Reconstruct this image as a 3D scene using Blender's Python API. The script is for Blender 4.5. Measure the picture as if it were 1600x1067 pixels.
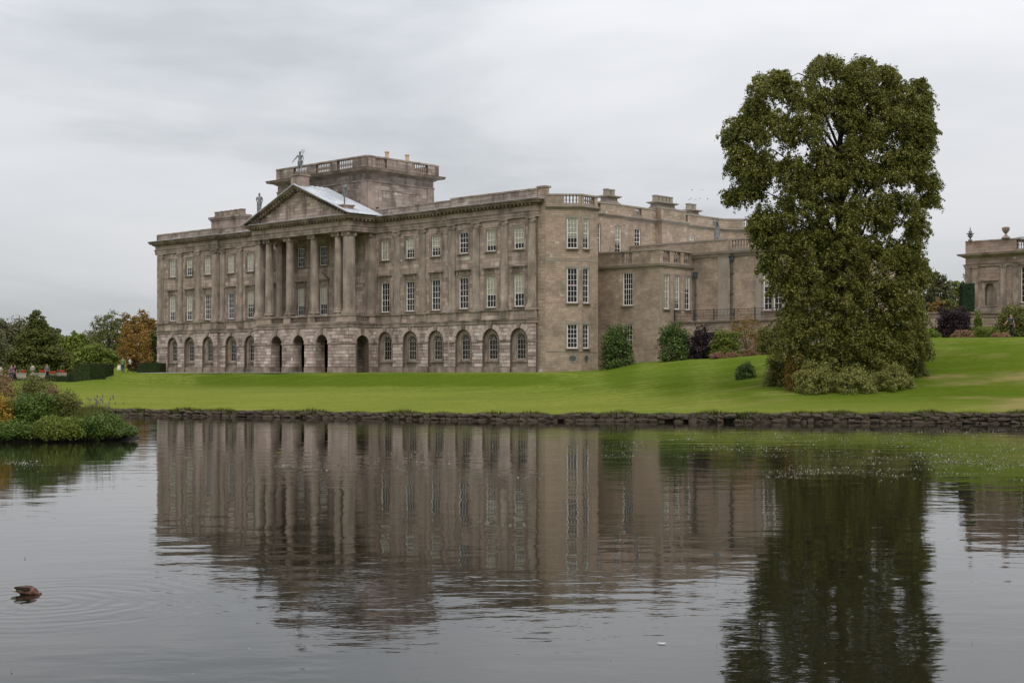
import bpy, bmesh, math, random
import numpy as np
from mathutils import Vector, Matrix
R = math.radians
random.seed(7); RNG = np.random.default_rng(7)
for o in list(bpy.data.objects): bpy.data.objects.remove(o)
SC = bpy.context.scene; COL = SC.collection
# ------------------------------------------------------------ camera
F = 2150.0; CX = 800.0; HY = 576.0; CZ = 2.6      # pixels of a 1600 px wide frame, horizon row, eye height
cam = bpy.data.objects.new('camera', bpy.data.cameras.new('camera')); COL.objects.link(cam)
cam.location = (0, 0, CZ); cam.rotation_euler = (R(90), 0, 0)
cam.data.sensor_width = 36; cam.data.lens = 36*F/1600; cam.data.shift_y = (HY-533.5)/1600
cam.data.clip_start = 0.5; cam.data.clip_end = 8000
SC.camera = cam
# ------------------------------------------------------------ world, sun
SUN_EL, SUN_ROT = 50, 160
W = bpy.data.worlds.new('World'); SC.world = W; W.use_nodes = True
nt = W.node_tree; nt.nodes.clear()
def N(t, typ, **kw):
    n = t.nodes.new(typ)
    for k, v in kw.items(): setattr(n, k, v)
    return n
out = N(nt, 'ShaderNodeOutputWorld'); bg = N(nt, 'ShaderNodeBackground')
sky = N(nt, 'ShaderNodeTexSky', sky_type='NISHITA', sun_disc=False)
sky.sun_elevation = R(SUN_EL); sky.sun_rotation = R(SUN_ROT)
bg.inputs['Strength'].default_value = 0.10
tc = N(nt, 'ShaderNodeTexCoord'); mp = N(nt, 'ShaderNodeMapping'); mp.inputs['Scale'].default_value = (1.0, 1.0, 4.0)
mp.inputs['Rotation'].default_value = (R(2), R(-5), 0); mp.inputs['Location'].default_value = (0.35, 0.1, 0.12)
nz = N(nt, 'ShaderNodeTexNoise'); nz.inputs['Scale'].default_value = 2.6; nz.inputs['Detail'].default_value = 5; nz.inputs['Roughness'].default_value = 0.52
nz.inputs['Distortion'].default_value = 0.25
cr = N(nt, 'ShaderNodeValToRGB'); e = cr.color_ramp.elements
e[0].position = 0.30; e[0].color = (4.15, 4.38, 4.62, 1); e[1].position = 0.66; e[1].color = (6.45, 6.48, 6.68, 1)
m1 = e.new(0.47); m1.color = (5.65, 5.74, 5.95, 1)
sep = N(nt, 'ShaderNodeSeparateXYZ')
mr = N(nt, 'ShaderNodeMapRange'); mr.inputs['From Min'].default_value = 0; mr.inputs['From Max'].default_value = 1
mr.inputs['To Min'].default_value = 1.0; mr.inputs['To Max'].default_value = 3.0
mul = N(nt, 'ShaderNodeVectorMath', operation='SCALE')
mx = N(nt, 'ShaderNodeMix', data_type='RGBA'); mx.inputs[0].default_value = 0.94
L = nt.links.new
L(tc.outputs['Generated'], mp.inputs[0]); L(mp.outputs[0], nz.inputs['Vector']); L(nz.outputs['Fac'], cr.inputs[0])
L(tc.outputs['Generated'], sep.inputs[0]); L(sep.outputs['Z'], mr.inputs['Value'])
L(cr.outputs[0], mul.inputs[0]); L(mr.outputs[0], mul.inputs['Scale'])
L(sky.outputs[0], mx.inputs[6]); L(mul.outputs[0], mx.inputs[7]); L(mx.outputs[2], bg.inputs[0]); L(bg.outputs[0], out.inputs[0])
sun = bpy.data.objects.new('sun', bpy.data.lights.new('sun', 'SUN')); COL.objects.link(sun)
sun.data.energy = 1.3; sun.data.angle = R(25); sun.data.color = (1, 0.96, 0.9)
_a = R(SUN_ROT); _e = R(SUN_EL)
_d = Vector((math.sin(_a)*math.cos(_e), math.cos(_a)*math.cos(_e), math.sin(_e)))
sun.rotation_euler = _d.to_track_quat('Z', 'Y').to_euler()
SC.view_settings.view_transform = 'Standard'; SC.view_settings.look = 'None'; SC.view_settings.gamma = 1
SC.view_settings.use_curve_mapping = False; SC.view_settings.exposure = 0.0
SC.render.engine = 'CYCLES'
SC.cycles.max_bounces = 8; SC.cycles.transparent_max_bounces = 12

# ------------------------------------------------------------ materials
def mat(name, cols, scale=1.0, detail=5, rough=0.9, bump=0.0, bscale=20, island=0.0, stretch=(1,1,1), stain=None, sscale=0.3,
        sstr=(1,1,1), spec=0.3, metal=0.0, trans=0.0, coord='Object', hsv=0.0, crange=(0.3, 0.7), bdist=0.02):
    m = bpy.data.materials.new(name); m.use_nodes = True
    t = m.node_tree; b = t.nodes['Principled BSDF']; l = t.links.new
    tcn = N(t, 'ShaderNodeTexCoord'); mpn = N(t, 'ShaderNodeMapping'); mpn.inputs['Scale'].default_value = stretch
    l(tcn.outputs[coord], mpn.inputs[0])
    nn = N(t, 'ShaderNodeTexNoise'); nn.inputs['Scale'].default_value = scale; nn.inputs['Detail'].default_value = detail
    l(mpn.outputs[0], nn.inputs['Vector'])
    fac = nn.outputs['Fac']
    g = N(t, 'ShaderNodeNewGeometry')
    if island > 0:
        mr_ = N(t, 'ShaderNodeMapRange'); mr_.inputs['To Min'].default_value = crange[0]-0.1; mr_.inputs['To Max'].default_value = crange[1]+0.1
        l(g.outputs['Random Per Island'], mr_.inputs['Value'])
        mm = N(t, 'ShaderNodeMix'); mm.inputs[0].default_value = island
        l(fac, mm.inputs[2]); l(mr_.outputs[0], mm.inputs[3]); fac = mm.outputs[0]
    c = N(t, 'ShaderNodeValToRGB'); el = c.color_ramp.elements
    n = len(cols)
    for i, q in enumerate(cols):
        p = crange[0] + (crange[1]-crange[0])*i/max(1, n-1)
        if i == 0: el[0].position = p; el[0].color = (*q, 1)
        elif i == n-1: el[1].position = p; el[1].color = (*q, 1)
        else: x = el.new(p); x.color = (*q, 1)
    l(fac, c.inputs[0]); col = c.outputs[0]
    if stain:
        mps = N(t, 'ShaderNodeMapping'); mps.inputs['Scale'].default_value = sstr; l(tcn.outputs[coord], mps.inputs[0])
        ns = N(t, 'ShaderNodeTexNoise'); ns.inputs['Scale'].default_value = sscale; ns.inputs['Detail'].default_value = 6
        ns.inputs['Roughness'].default_value = 0.65; l(mps.outputs[0], ns.inputs['Vector'])
        rs = N(t, 'ShaderNodeMapRange'); rs.inputs['From Min'].default_value = 0.46; rs.inputs['From Max'].default_value = 0.68
        rs.inputs['To Max'].default_value = stain[1]; l(ns.outputs['Fac'], rs.inputs['Value'])
        ms = N(t, 'ShaderNodeMix', data_type='RGBA'); l(rs.outputs[0], ms.inputs[0]); l(col, ms.inputs[6]); ms.inputs[7].default_value = (*stain[0], 1)
        col = ms.outputs[2]
    l(col, b.inputs['Base Color'])
    b.inputs['Roughness'].default_value = rough; b.inputs['Metallic'].default_value = metal
    b.inputs['Specular IOR Level'].default_value = spec
    if bump > 0:
        nb = N(t, 'ShaderNodeTexNoise'); nb.inputs['Scale'].default_value = bscale; nb.inputs['Detail'].default_value = 6
        l(tcn.outputs[coord], nb.inputs['Vector'])
        bb = N(t, 'ShaderNodeBump'); bb.inputs['Strength'].default_value = bump; bb.inputs['Distance'].default_value = bdist
        l(nb.outputs['Fac'], bb.inputs['Height']); l(bb.outputs[0], b.inputs['Normal'])
    if trans > 0:
        tr = N(t, 'ShaderNodeBsdfTranslucent'); l(col, tr.inputs[0]); ad = N(t, 'ShaderNodeMixShader'); ad.inputs[0].default_value = trans
        l(b.outputs[0], ad.inputs[1]); l(tr.outputs[0], ad.inputs[2]); l(ad.outputs[0], t.nodes['Material Output'].inputs[0])
    return m
GRIME = (0.085, 0.072, 0.058)
M = {}
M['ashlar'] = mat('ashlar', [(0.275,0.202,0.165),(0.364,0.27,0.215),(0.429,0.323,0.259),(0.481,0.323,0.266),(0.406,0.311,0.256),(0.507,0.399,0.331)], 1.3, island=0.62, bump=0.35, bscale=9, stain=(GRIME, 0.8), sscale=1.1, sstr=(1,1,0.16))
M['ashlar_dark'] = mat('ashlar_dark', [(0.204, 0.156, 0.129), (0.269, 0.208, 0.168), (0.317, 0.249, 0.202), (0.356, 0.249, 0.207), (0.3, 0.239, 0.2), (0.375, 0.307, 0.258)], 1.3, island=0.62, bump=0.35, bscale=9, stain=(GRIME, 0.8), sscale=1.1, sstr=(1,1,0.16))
M['rustic'] = mat('rustic', [(0.289,0.215,0.19),(0.405,0.305,0.268),(0.524,0.395,0.346),(0.478,0.349,0.305),(0.609,0.494,0.438)], 1.3, island=0.7, bump=0.4, bscale=8, stain=(GRIME, 0.65), sscale=0.6, sstr=(1,1,0.5))
M['trim'] = mat('trim', [(0.198,0.148,0.119),(0.317,0.248,0.203),(0.414,0.327,0.272)], 1.1, bump=0.3, bscale=10, stain=((.07,.062,.048), 0.8), sscale=0.8, sstr=(1,1,0.35))
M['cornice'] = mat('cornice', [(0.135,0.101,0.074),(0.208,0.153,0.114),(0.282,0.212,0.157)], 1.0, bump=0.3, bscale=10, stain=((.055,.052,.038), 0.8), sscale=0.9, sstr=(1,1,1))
M['column'] = mat('column', [(0.214,0.169,0.133),(0.317,0.254,0.204),(0.412,0.336,0.276)], 0.9, bump=0.25, bscale=10, stain=(GRIME, 0.75), sscale=1.6, sstr=(1,1,0.10))
M['joint'] = mat('joint', [(0.114,0.083,0.064),(0.166,0.121,0.093)], 2.0)
M['coursed'] = mat('coursed', [(0.32,0.241,0.176),(0.375,0.281,0.205),(0.41,0.31,0.227),(0.357,0.268,0.201),(0.444,0.345,0.259)], 1.5, island=0.55, bump=0.4, bscale=10, stain=((.13,.108,.084), 0.7), sscale=0.45)
M['coursed_joint'] = mat('coursed_joint', [(0.221,0.165,0.124),(0.279,0.209,0.158)], 2.0)
M['paint'] = mat('paint', [(0.688,0.66,0.607),(0.873,0.847,0.8)], 2.0, rough=0.6)
M['paint_dull'] = mat('paint_dull', [(.32,.28,.235),(.42,.38,.33)], 2.0, rough=0.7)
M['blind'] = mat('blind', [(.76,.69,.56),(.84,.77,.64)], 0.8, rough=0.9)
M['curtain'] = mat('curtain', [(.18,.02,.03),(.25,.04,.05)], 3)
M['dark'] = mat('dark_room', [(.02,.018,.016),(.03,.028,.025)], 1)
M['lead'] = mat('lead', [(.42,.45,.48),(.52,.55,.58),(.60,.63,.66)], 0.8, rough=0.55, spec=0.5, stain=((.30,.32,.34),0.5), sscale=0.5)
M['statue'] = mat('statue_lead', [(0.074,0.077,0.077),(0.149,0.155,0.155),(0.26,0.273,0.273)], 3.5, rough=0.6, spec=0.4, bump=0.3, bscale=12)
M['pot'] = mat('chimney_pot', [(.45,.33,.22),(.58,.44,.31)], 3)
M['iron'] = mat('iron', [(.035,.032,.03),(.06,.055,.05)], 5, rough=0.6)
M['pipe'] = mat('pipe', [(.05,.075,.08),(.08,.11,.115)], 5, rough=0.5)
M['orange_stone'] = mat('orange_stone', [(0.283,0.187,0.145),(0.387,0.26,0.202),(0.449,0.296,0.239),(0.376,0.291,0.239)], 1.2, island=0.6, bump=0.3, bscale=9, stain=(GRIME,0.6), sscale=0.5)
M['gravel'] = mat('gravel', [(.38,.34,.28),(.50,.46,.40)], 6)
M['shore_stone'] = mat('shore_stone', [(0.016,0.011,0.008),(0.048,0.036,0.025),(0.102,0.077,0.057)], 2.5, island=0.6, bump=0.6, bscale=14, stain=((.04,.045,.018), 0.7), sscale=1.5)
M['mud'] = mat('mud', [(.02,.017,.013),(.035,.03,.022)], 3)
def leafmat(name, cols, trans=0.25, island=0.75, rough=0.6, spec=0.25): return mat(name, cols, 0.9, island=island, rough=rough, trans=trans, spec=spec, crange=(0.15, 0.85))
M['lime_leaf'] = leafmat('lime_leaf', [(0.037,0.061,0.009),(0.091,0.119,0.018),(0.161,0.182,0.026),(0.265,0.245,0.048)])
M['bark'] = mat('bark', [(.03,.024,.018),(.06,.05,.04)], 6, bump=0.6, bscale=12)
M['hedge_leaf'] = leafmat('hedge_leaf', [(0.018,0.029,0.007),(0.032,0.047,0.011)], 0.1)
M['yew_leaf'] = leafmat('yew_leaf', [(0.007,0.022,0.006),(0.014,0.036,0.01)], 0.1)
M['laurel_leaf'] = leafmat('laurel_leaf', [(0.033,0.069,0.013),(0.068,0.119,0.022),(0.135,0.188,0.044)], rough=0.4)
M['olive_leaf'] = leafmat('olive_leaf', [(0.061,0.078,0.017),(0.115,0.13,0.026),(0.189,0.182,0.042)])
M['purple_leaf'] = leafmat('purple_leaf', [(.012,.008,.012),(.03,.016,.022),(.055,.03,.032)])
M['cedar_leaf'] = leafmat('cedar_leaf', [(0.019,0.036,0.006),(0.081,0.092,0.014),(0.151,0.156,0.025)])
M['wood_leaf'] = leafmat('wood_leaf', [(0.063,0.074,0.035),(0.116,0.118,0.055),(0.17,0.156,0.076)])
M['green_leaf'] = leafmat('green_leaf', [(0.062,0.095,0.013),(0.123,0.158,0.022),(0.207,0.238,0.033)])
M['orange_leaf'] = leafmat('orange_leaf', [(0.1,0.077,0.016),(0.246,0.122,0.022),(0.38,0.188,0.038)])
M['brown_leaf'] = leafmat('brown_leaf', [(0.105,0.085,0.021),(0.211,0.134,0.032),(0.328,0.182,0.043)])
M['yellow_leaf'] = leafmat('yellow_leaf', [(0.162,0.169,0.018),(0.324,0.286,0.036),(0.486,0.26,0.042)])
M['pale_leaf'] = leafmat('pale_leaf', [(0.114,0.126,0.02),(0.216,0.22,0.047),(0.339,0.336,0.101)])
M['rose_leaf'] = leafmat('rose_leaf', [(0.095,0.091,0.024),(0.216,0.117,0.06),(0.338,0.169,0.108)])
M['pink_flower'] = leafmat('pink_flower', [(.30,.12,.10),(.42,.22,.17),(.22,.16,.07)])
M['red_flower'] = leafmat('red_flower', [(.45,.03,.02),(.6,.06,.04)])
M['ivy_leaf'] = leafmat('ivy_leaf', [(0.037,0.079,0.009),(0.075,0.129,0.015),(0.14,0.201,0.033)], rough=0.4)
M['purple_flower'] = leafmat('purple_flower', [(.14,.10,.15),(.22,.16,.22)])
M['grass_blade'] = leafmat('grass_blade', [(0.03,0.045,0.008),(0.07,0.11,0.015),(0.14,0.14,0.04)])
M['specks'] = mat('weed', [(0.102,0.097,0.065),(0.214,0.204,0.156),(0.316,0.306,0.252)], 3, island=0.9, crange=(.2,.8))
M['white_stone'] = mat('white_stone', [(0.3,0.257,0.208),(0.396,0.342,0.286)], 4)
# glass: thin pane that mirrors the sky and lets the room show through
g = bpy.data.materials.new('window_glass'); g.use_nodes = True; t = g.node_tree; t.nodes.clear()
o_ = N(t,'ShaderNodeOutputMaterial'); a_ = N(t,'ShaderNodeBsdfTransparent'); b_ = N(t,'ShaderNodeBsdfGlossy'); b_.inputs['Roughness'].default_value = 0.03
b_.inputs['Color'].default_value = (.9,.9,.9,1); a_.inputs['Color'].default_value = (.93,.94,.93,1)
fr_ = N(t,'ShaderNodeFresnel'); fr_.inputs['IOR'].default_value = 1.42; mx_ = N(t,'ShaderNodeMixShader')
wn = N(t,'ShaderNodeTexNoise'); wn.inputs['Scale'].default_value = 1.6; wt = N(t,'ShaderNodeTexCoord'); t.links.new(wt.outputs['Object'], wn.inputs['Vector'])
wb = N(t,'ShaderNodeBump'); wb.inputs['Strength'].default_value = 0.35; wb.inputs['Distance'].default_value = 0.03
t.links.new(wn.outputs['Fac'], wb.inputs['Height']); t.links.new(wb.outputs[0], b_.inputs['Normal'])
t.links.new(fr_.outputs[0], mx_.inputs[0]); t.links.new(a_.outputs[0], mx_.inputs[1]); t.links.new(b_.outputs[0], mx_.inputs[2]); t.links.new(mx_.outputs[0], o_.inputs[0])
M['glass'] = g
g = bpy.data.materials.new('lit_lamp'); g.use_nodes = True; b = g.node_tree.nodes['Principled BSDF']
b.inputs['Emission Color'].default_value = (1, .72, .35, 1); b.inputs['Emission Strength'].default_value = 3.0; M['lamp'] = g

# ------------------------------------------------------------ object helpers
def empty(name, loc=(0,0,0), rz=0, label=None, cat=None, group=None, kind=None):
    o = bpy.data.objects.new(name, None); COL.objects.link(o); o.location = loc; o.rotation_euler = (0,0,rz)
    return tag(o, label, cat, group, kind)
def tag(o, label=None, cat=None, group=None, kind=None):
    if label: o['label'] = label
    if cat: o['category'] = cat
    if group: o['group'] = group
    if kind: o['kind'] = kind
    return o
class Fr:       # wall frame: u along the wall, d outward, z up
    def __init__(s, ox, oy, dx=1.0, dy=0.0):
        n = math.hypot(dx, dy); s.o = (ox, oy); s.d = (dx/n, dy/n); s.n = (dy/n, -dx/n)
    def __call__(s, u, d, z): return (s.o[0]+s.d[0]*u+s.n[0]*d, s.o[1]+s.d[1]*u+s.n[1]*d, z)
FR0 = Fr(0, 0)
class MB:
    def __init__(s): s.v = []; s.f = []
    def quad(s, *p):
        i = len(s.v); s.v += list(p); s.f.append(tuple(range(i, i+len(p))))
    def box(s, fr, u0, u1, d0, d1, z0, z1, back=True):
        if u1 <= u0 or z1 <= z0: return
        i = len(s.v)
        for z in (z0, z1):
            for (u, d) in ((u0,d0),(u1,d0),(u1,d1),(u0,d1)): s.v.append(fr(u, d, z))
        # d1 is outer
        s.f += [(i,i+1,i+2,i+3)][:1] and [(i+3,i+2,i+1,i),(i+4,i+5,i+6,i+7),(i+2,i+3,i+7,i+6),(i+1,i+2,i+6,i+5),(i+3,i,i+4,i+7)]
        if back: s.f.append((i,i+1,i+5,i+4))
    def block(s, fr, u0, u1, z0, z1, d0, d1, ch):
        # a stone with chamfered front edge
        if u1-u0 < 0.03 or z1-z0 < 0.02: return
        i = len(s.v); c = min(ch, (u1-u0)*.4, (z1-z0)*.4)
        for (a, d) in ((0, d0), (0, d1-c), (c, d1)):
            for (u, z) in ((u0+a, z0+a), (u1-a, z0+a), (u1-a, z1-a), (u0+a, z1-a)): s.v.append(fr(u, d, z))
        for k in (0, 4):
            for j in range(4):
                a = i+k+j; b = i+k+(j+1)%4; s.f.append((a, b, b+4, a+4))
        s.f.append((i+8, i+9, i+10, i+11))
    def prism(s, fr, pts, d0, d1):      # polygon in (u,z), counter-clockwise seen from outside
        n = len(pts); i = len(s.v)
        for (u, z) in pts: s.v.append(fr(u, d1, z))
        for (u, z) in pts: s.v.append(fr(u, d0, z))
        s.f.append(tuple(i+k for k in range(n))); s.f.append(tuple(i+n+k for k in reversed(range(n))))
        for k in range(n):
            j = (k+1) % n; s.f.append((i+k, i+n+k, i+n+j, i+j))
    def sweep(s, path, prof, closed=False):   # profile (d,z) swept along plan path, outward on the right hand
        n = len(path); rows = []
        for k in range(n):
            p = Vector(path[k])
            a = Vector(path[k-1]) if (k > 0 or closed) else None
            b = Vector(path[(k+1) % n]) if (k < n-1 or closed) else None
            if a is not None: d1 = (p-a).normalized(); n1 = Vector((d1.y, -d1.x))
            if b is not None: d2 = (b-p).normalized(); n2 = Vector((d2.y, -d2.x))
            if a is None: nn = n2
            elif b is None: nn = n1
            else:
                nn = (n1+n2); nn = nn.normalized(); nn = nn/max(0.25, nn.dot(n1))
            i = len(s.v)
            for (d, z) in prof: s.v.append((p.x+nn.x*d, p.y+nn.y*d, z))
            rows.append(i)
        m = len(prof)
        for k in range(n if closed else n-1):
            a = rows[k]; b = rows[(k+1) % n]
            for j in range(m):
                q = (j+1) % m; s.f.append((a+j, b+j, b+q, a+q))
        if not closed:
            s.f.append(tuple(rows[0]+j for j in range(m))); s.f.append(tuple(rows[-1]+j for j in reversed(range(m))))
    def lathe(s, cx, cy, prof, n=12, z0=0, sq=False):
        rows = []
        for (r, z) in prof:
            rows.append(len(s.v))
            for k in range(n):
                a = 2*math.pi*k/n + (math.pi/4 if n == 4 else 0); s.v.append((cx+r*math.cos(a), cy+r*math.sin(a), z0+z))
        for a, b in zip(rows, rows[1:]):
            for k in range(n):
                j = (k+1) % n; s.f.append((a+k, a+j, b+j, b+k))
        s.f.append(tuple(rows[0]+k for k in reversed(range(n)))); s.f.append(tuple(rows[-1]+k for k in range(n)))
    def tube(s, pts, rad, n=6):
        pts = [Vector(p) for p in pts]; rows = []
        for k, p in enumerate(pts):
            d = (pts[min(k+1, len(pts)-1)]-pts[max(k-1, 0)]).normalized()
            u = d.cross(Vector((0.3, 0.2, 1)) if abs(d.z) < .95 else Vector((1, 0, 0))).normalized(); w = d.cross(u)
            r = rad[k] if isinstance(rad, (list, tuple)) else rad
            rows.append(len(s.v))
            for j in range(n):
                a = 2*math.pi*j/n; s.v.append(tuple(p+u*(r*math.cos(a))+w*(r*math.sin(a))))
        for a, b in zip(rows, rows[1:]):
            for k in range(n):
                j = (k+1) % n; s.f.append((a+k, a+j, b+j, b+k))
        s.f.append(tuple(rows[0]+k for k in reversed(range(n)))); s.f.append(tuple(rows[-1]+k for k in range(n)))
    def build(s, name, m, parent=None, kind=None, smooth=False, label=None):
        me = bpy.data.meshes.new(name); me.from_pydata(s.v, [], s.f); me.update()
        o = bpy.data.objects.new(name, me); COL.objects.link(o)
        me.materials.append(M[m] if isinstance(m, str) else m)
        if smooth: me.polygons.foreach_set('use_smooth', [True]*len(me.polygons))
        if parent: o.parent = parent
        return tag(o, label, kind=kind)
def inst(src, name, parent, loc=(0,0,0), rot=(0,0,0), sc=(1,1,1)):
    o = bpy.data.objects.new(name, src.data); COL.objects.link(o); o.parent = parent
    o.location = loc; o.rotation_euler = rot; o.scale = sc
    return o

# ------------------------------------------------------------ terrain
def shoreY(k): return 68.5/(1+(.411 if k < 0 else .145)*k)
HX0, HY0, HA = -39.55, 154.6, math.atan2(-.685, .728)
def Yline(k, off):
    s = (k*(HY0-.728*off)-HX0+.685*off)/(.728+.685*k); return HY0-.685*s-.728*off
def kx(x): return (x-CX)/F
def zp(y, Y): return CZ+(HY-y)*Y/F
COLS = []
def addcol(x, keys):
    k = kx(x); COLS.append((k, [(shoreY(k), 0.30+0.17*min(1, max(0, (x-700)/800)))]+keys+[(500, 8), (3500, 40)]))
addcol(-1800, [(115,.8),(135,1.1),(140,1.25),(150,1.3),(165,1.45),(190,1.5),(220,1.8)])
addcol(110, [(92,.75),(112,1.1),(120,1.25),(126,1.3),(150,1.45),(190,1.5),(220,1.8)])
addcol(178, [(92,.7),(110,1.0),(125,1.15),(133,2.0),(150,2.15),(165,2.2),(220,2.1)])
for x in (300, 400, 500, 600, 700, 850):
    k = kx(x); yf = Yline(k, 13); yt = yf+5.5; f_ = (x-300)/550
    addcol(x, [(shoreY(k)*.6+yf*.4, .66), (yf-5, zp(605, yf)-.12), (yf, zp(604+f_, yf)), (yt, zp(583.5-1.5*f_, yt)), (Yline(k, 0), 2.2+.1*f_), (Yline(k,0)+20, 2.3), (220, 2.3)])
addcol(930, [(78,.85),(88,1.25),(96,1.7),(108,2.35),(120,2.5),(140,2.5),(220,2.5)])
addcol(1010, [(76,.85),(84,1.35),(96,2.25),(108,3.0),(114,3.2),(140,3.0),(220,3)])
addcol(1100, [(73,1.05),(81,1.6),(92,2.45),(104,3.3),(110,3.4),(140,3.3),(220,4)])
addcol(1200, [(70.5,1.15),(77,1.78),(87,2.6),(99,3.55),(106,3.7),(140,4),(220,6)])
addcol(1320, [(69,1.12),(73.5,1.8),(80,2.7),(92,4.3),(100,4.6),(110,6),(180,8.9)])
addcol(1450, [(68,.95),(71,1.5),(80,3.6),(87.5,4.58),(103,4.8),(107,6.6),(150,8.8)])
addcol(1600, [(67.5,.95),(70.5,1.5),(77.5,3.4),(84,4.5),(103,4.95),(107,6.7),(150,8.8)])
addcol(3000, [(62,1.0),(64,1.5),(70,3.4),(77,4.5),(90,4.95),(94,6.7),(150,8.8)])
CK = [c[0] for c in COLS]
def keys_at(k):
    if k <= CK[0]: return COLS[0][1]
    if k >= CK[-1]: return COLS[-1][1]
    i = max(j for j in range(len(CK)) if CK[j] <= k)
    t_ = (k-CK[i])/(CK[i+1]-CK[i]); t_ = t_*t_*(3-2*t_)*.5+t_*.5
    r = [(a[0]*(1-t_)+b[0]*t_, a[1]*(1-t_)+b[1]*t_) for a, b in zip(COLS[i][1], COLS[i+1][1])]
    r[0] = (shoreY(k), r[0][1]); return r
def gz_k(k, Y):
    ks = keys_at(k); ys = [a[0] for a in ks]; zs = [a[1] for a in ks]
    return float(np.mean(np.interp([Y-1.4, Y-.7, Y, Y+.7, Y+1.4], ys, zs)))
def gz(X, Y): return gz_k(X/Y, Y)
# ------------------------------------------------------------ ground sheet (bed of the lake included)
def build_ground():
    ks = sorted(set([round(v, 5) for v in list(np.linspace(-1.2, -.42, 14))+list(np.linspace(-.42, .42, 190))+list(np.linspace(.42, 1.0, 12))]))
    rows = [-60, -25, -8, -2, -.06]   # offsets on the bed side
    offs = [0.0]+list(np.linspace(.35, 46, 90))+[50, 55, 60, 66, 72, 80, 90, 105, 130, 170, 240, 400, 700, 1200, 2200, 3300]
    v = []; nc = len(ks)
    for r in rows:
        for k in ks:
            Y = max(2.0, shoreY(k)+r) if r > -60 else 2.0; v.append((k*Y, Y, -.9 if r < -2 else (-.5 if r < -.1 else -.4)))
    for r in offs:
        for k in ks:
            Y = shoreY(k)+r; n_ = .02*math.sin(k*90+Y*.7)*math.sin(Y*.35+k*31)
            v.append((k*Y, Y, gz_k(k, Y)+n_))
    nr = len(rows)+len(offs); f = []
    for a in range(nr-1):
        for b in range(nc-1):
            i = a*nc+b; f.append((i, i+1, i+nc+1, i+nc))
    me = bpy.data.meshes.new('lawn'); me.from_pydata(v, [], f); me.polygons.foreach_set('use_smooth', [True]*len(f))
    o = bpy.data.objects.new('lawn', me); COL.objects.link(o); tag(o, 'mown green lawn rising from the lake to the house', kind='structure')
    m = bpy.data.materials.new('grass'); m.use_nodes = True; t = m.node_tree; b = t.nodes['Principled BSDF']; l = t.links.new
    tcn = N(t, 'ShaderNodeTexCoord')
    def noise(sc, st, det=5, rough=.55):
        mp_ = N(t, 'ShaderNodeMapping'); mp_.inputs['Scale'].default_value = st; l(tcn.outputs['Object'], mp_.inputs[0])
        n_ = N(t, 'ShaderNodeTexNoise'); n_.inputs['Scale'].default_value = sc; n_.inputs['Detail'].default_value = det; n_.inputs['Roughness'].default_value = rough
        l(mp_.outputs[0], n_.inputs['Vector']); return n_.outputs['Fac']
    def ramp(fac, els):
        c = N(t, 'ShaderNodeValToRGB'); e_ = c.color_ramp.elements
        e_[0].position, e_[0].color = els[0][0], (*els[0][1], 1); e_[1].position, e_[1].color = els[-1][0], (*els[-1][1], 1)
        for p, q in els[1:-1]: x = e_.new(p); x.color = (*q, 1)
        l(fac, c.inputs[0]); return c.outputs[0]
    def mixc(f_, a, b2):
        m_ = N(t, 'ShaderNodeMix', data_type='RGBA'); l(f_, m_.inputs[0]); l(a, m_.inputs[6])
        if isinstance(b2, tuple): m_.inputs[7].default_value = (*b2, 1)
        else: l(b2, m_.inputs[7])
        return m_.outputs[2]
    def mrange(f_, a, b2, c=0., d=1.):
        m_ = N(t, 'ShaderNodeMapRange'); m_.interpolation_type = 'SMOOTHSTEP'
        for nm, vv in (('From Min', a), ('From Max', b2), ('To Min', c), ('To Max', d)): m_.inputs[nm].default_value = vv
        l(f_, m_.inputs['Value']); return m_.outputs[0]
    c1 = ramp(noise(.10, (1, 1, 1), 6), [(.3, (.072,.118,.014)), (.5, (.100,.148,.018)), (.7, (.152,.188,.030))])
    streak = noise(1.0, (.09, 1.5, 0), 6, .75)       # mowing lines along the shore
    c2 = mixc(mrange(streak, .45, .62, 0, .75), c1, (.225,.22,.055))
    fine = noise(2.2, (1, 1, 1), 8, .75)
    c3 = mixc(mrange(fine, .38, .66, 0, .7), c2, (.06,.088,.010))
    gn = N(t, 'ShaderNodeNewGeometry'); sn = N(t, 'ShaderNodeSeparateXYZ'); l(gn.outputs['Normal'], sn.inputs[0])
    c3 = mixc(mrange(sn.outputs['Z'], .996, .982, 0, .75), c3, (.065,.098,.008))      # bank shade painted in: darker green wherever the turf tilts
    spz = N(t, 'ShaderNodeSeparateXYZ'); l(tcn.outputs['Object'], spz.inputs[0])
    c3 = mixc(mrange(spz.outputs['Z'], 1.3, .7, 0, .38), c3, (.195,.20,.045))      # drier, paler turf on the flat strip by the lake
    # worn straw coloured patches
    dry = noise(.085, (1.0, 2.6, 1), 5, .6)
    sp = N(t, 'ShaderNodeSeparateXYZ'); l(tcn.outputs['Object'], sp.inputs[0])
    right = mrange(sp.outputs['X'], 6, 22); near = mrange(sp.outputs['Y'], 92, 74)
    mm = N(t, 'ShaderNodeMath', operation='MULTIPLY'); l(right, mm.inputs[0]); l(near, mm.inputs[1])
    m2 = N(t, 'ShaderNodeMath', operation='MULTIPLY'); l(mm.outputs[0], m2.inputs[0]); l(mrange(dry, .50, .64, 0, .75), m2.inputs[1])
    c4 = mixc(m2.outputs[0], c3, (.24,.185,.085))
    # mud under water and on the shore face
    c5 = mixc(mrange(sp.outputs['Z'], .22, .12), c4, (.03,.025,.015))
    l(c5, b.inputs['Base Color']); b.inputs['Roughness'].default_value = 1; b.inputs['Specular IOR Level'].default_value = 0
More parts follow.
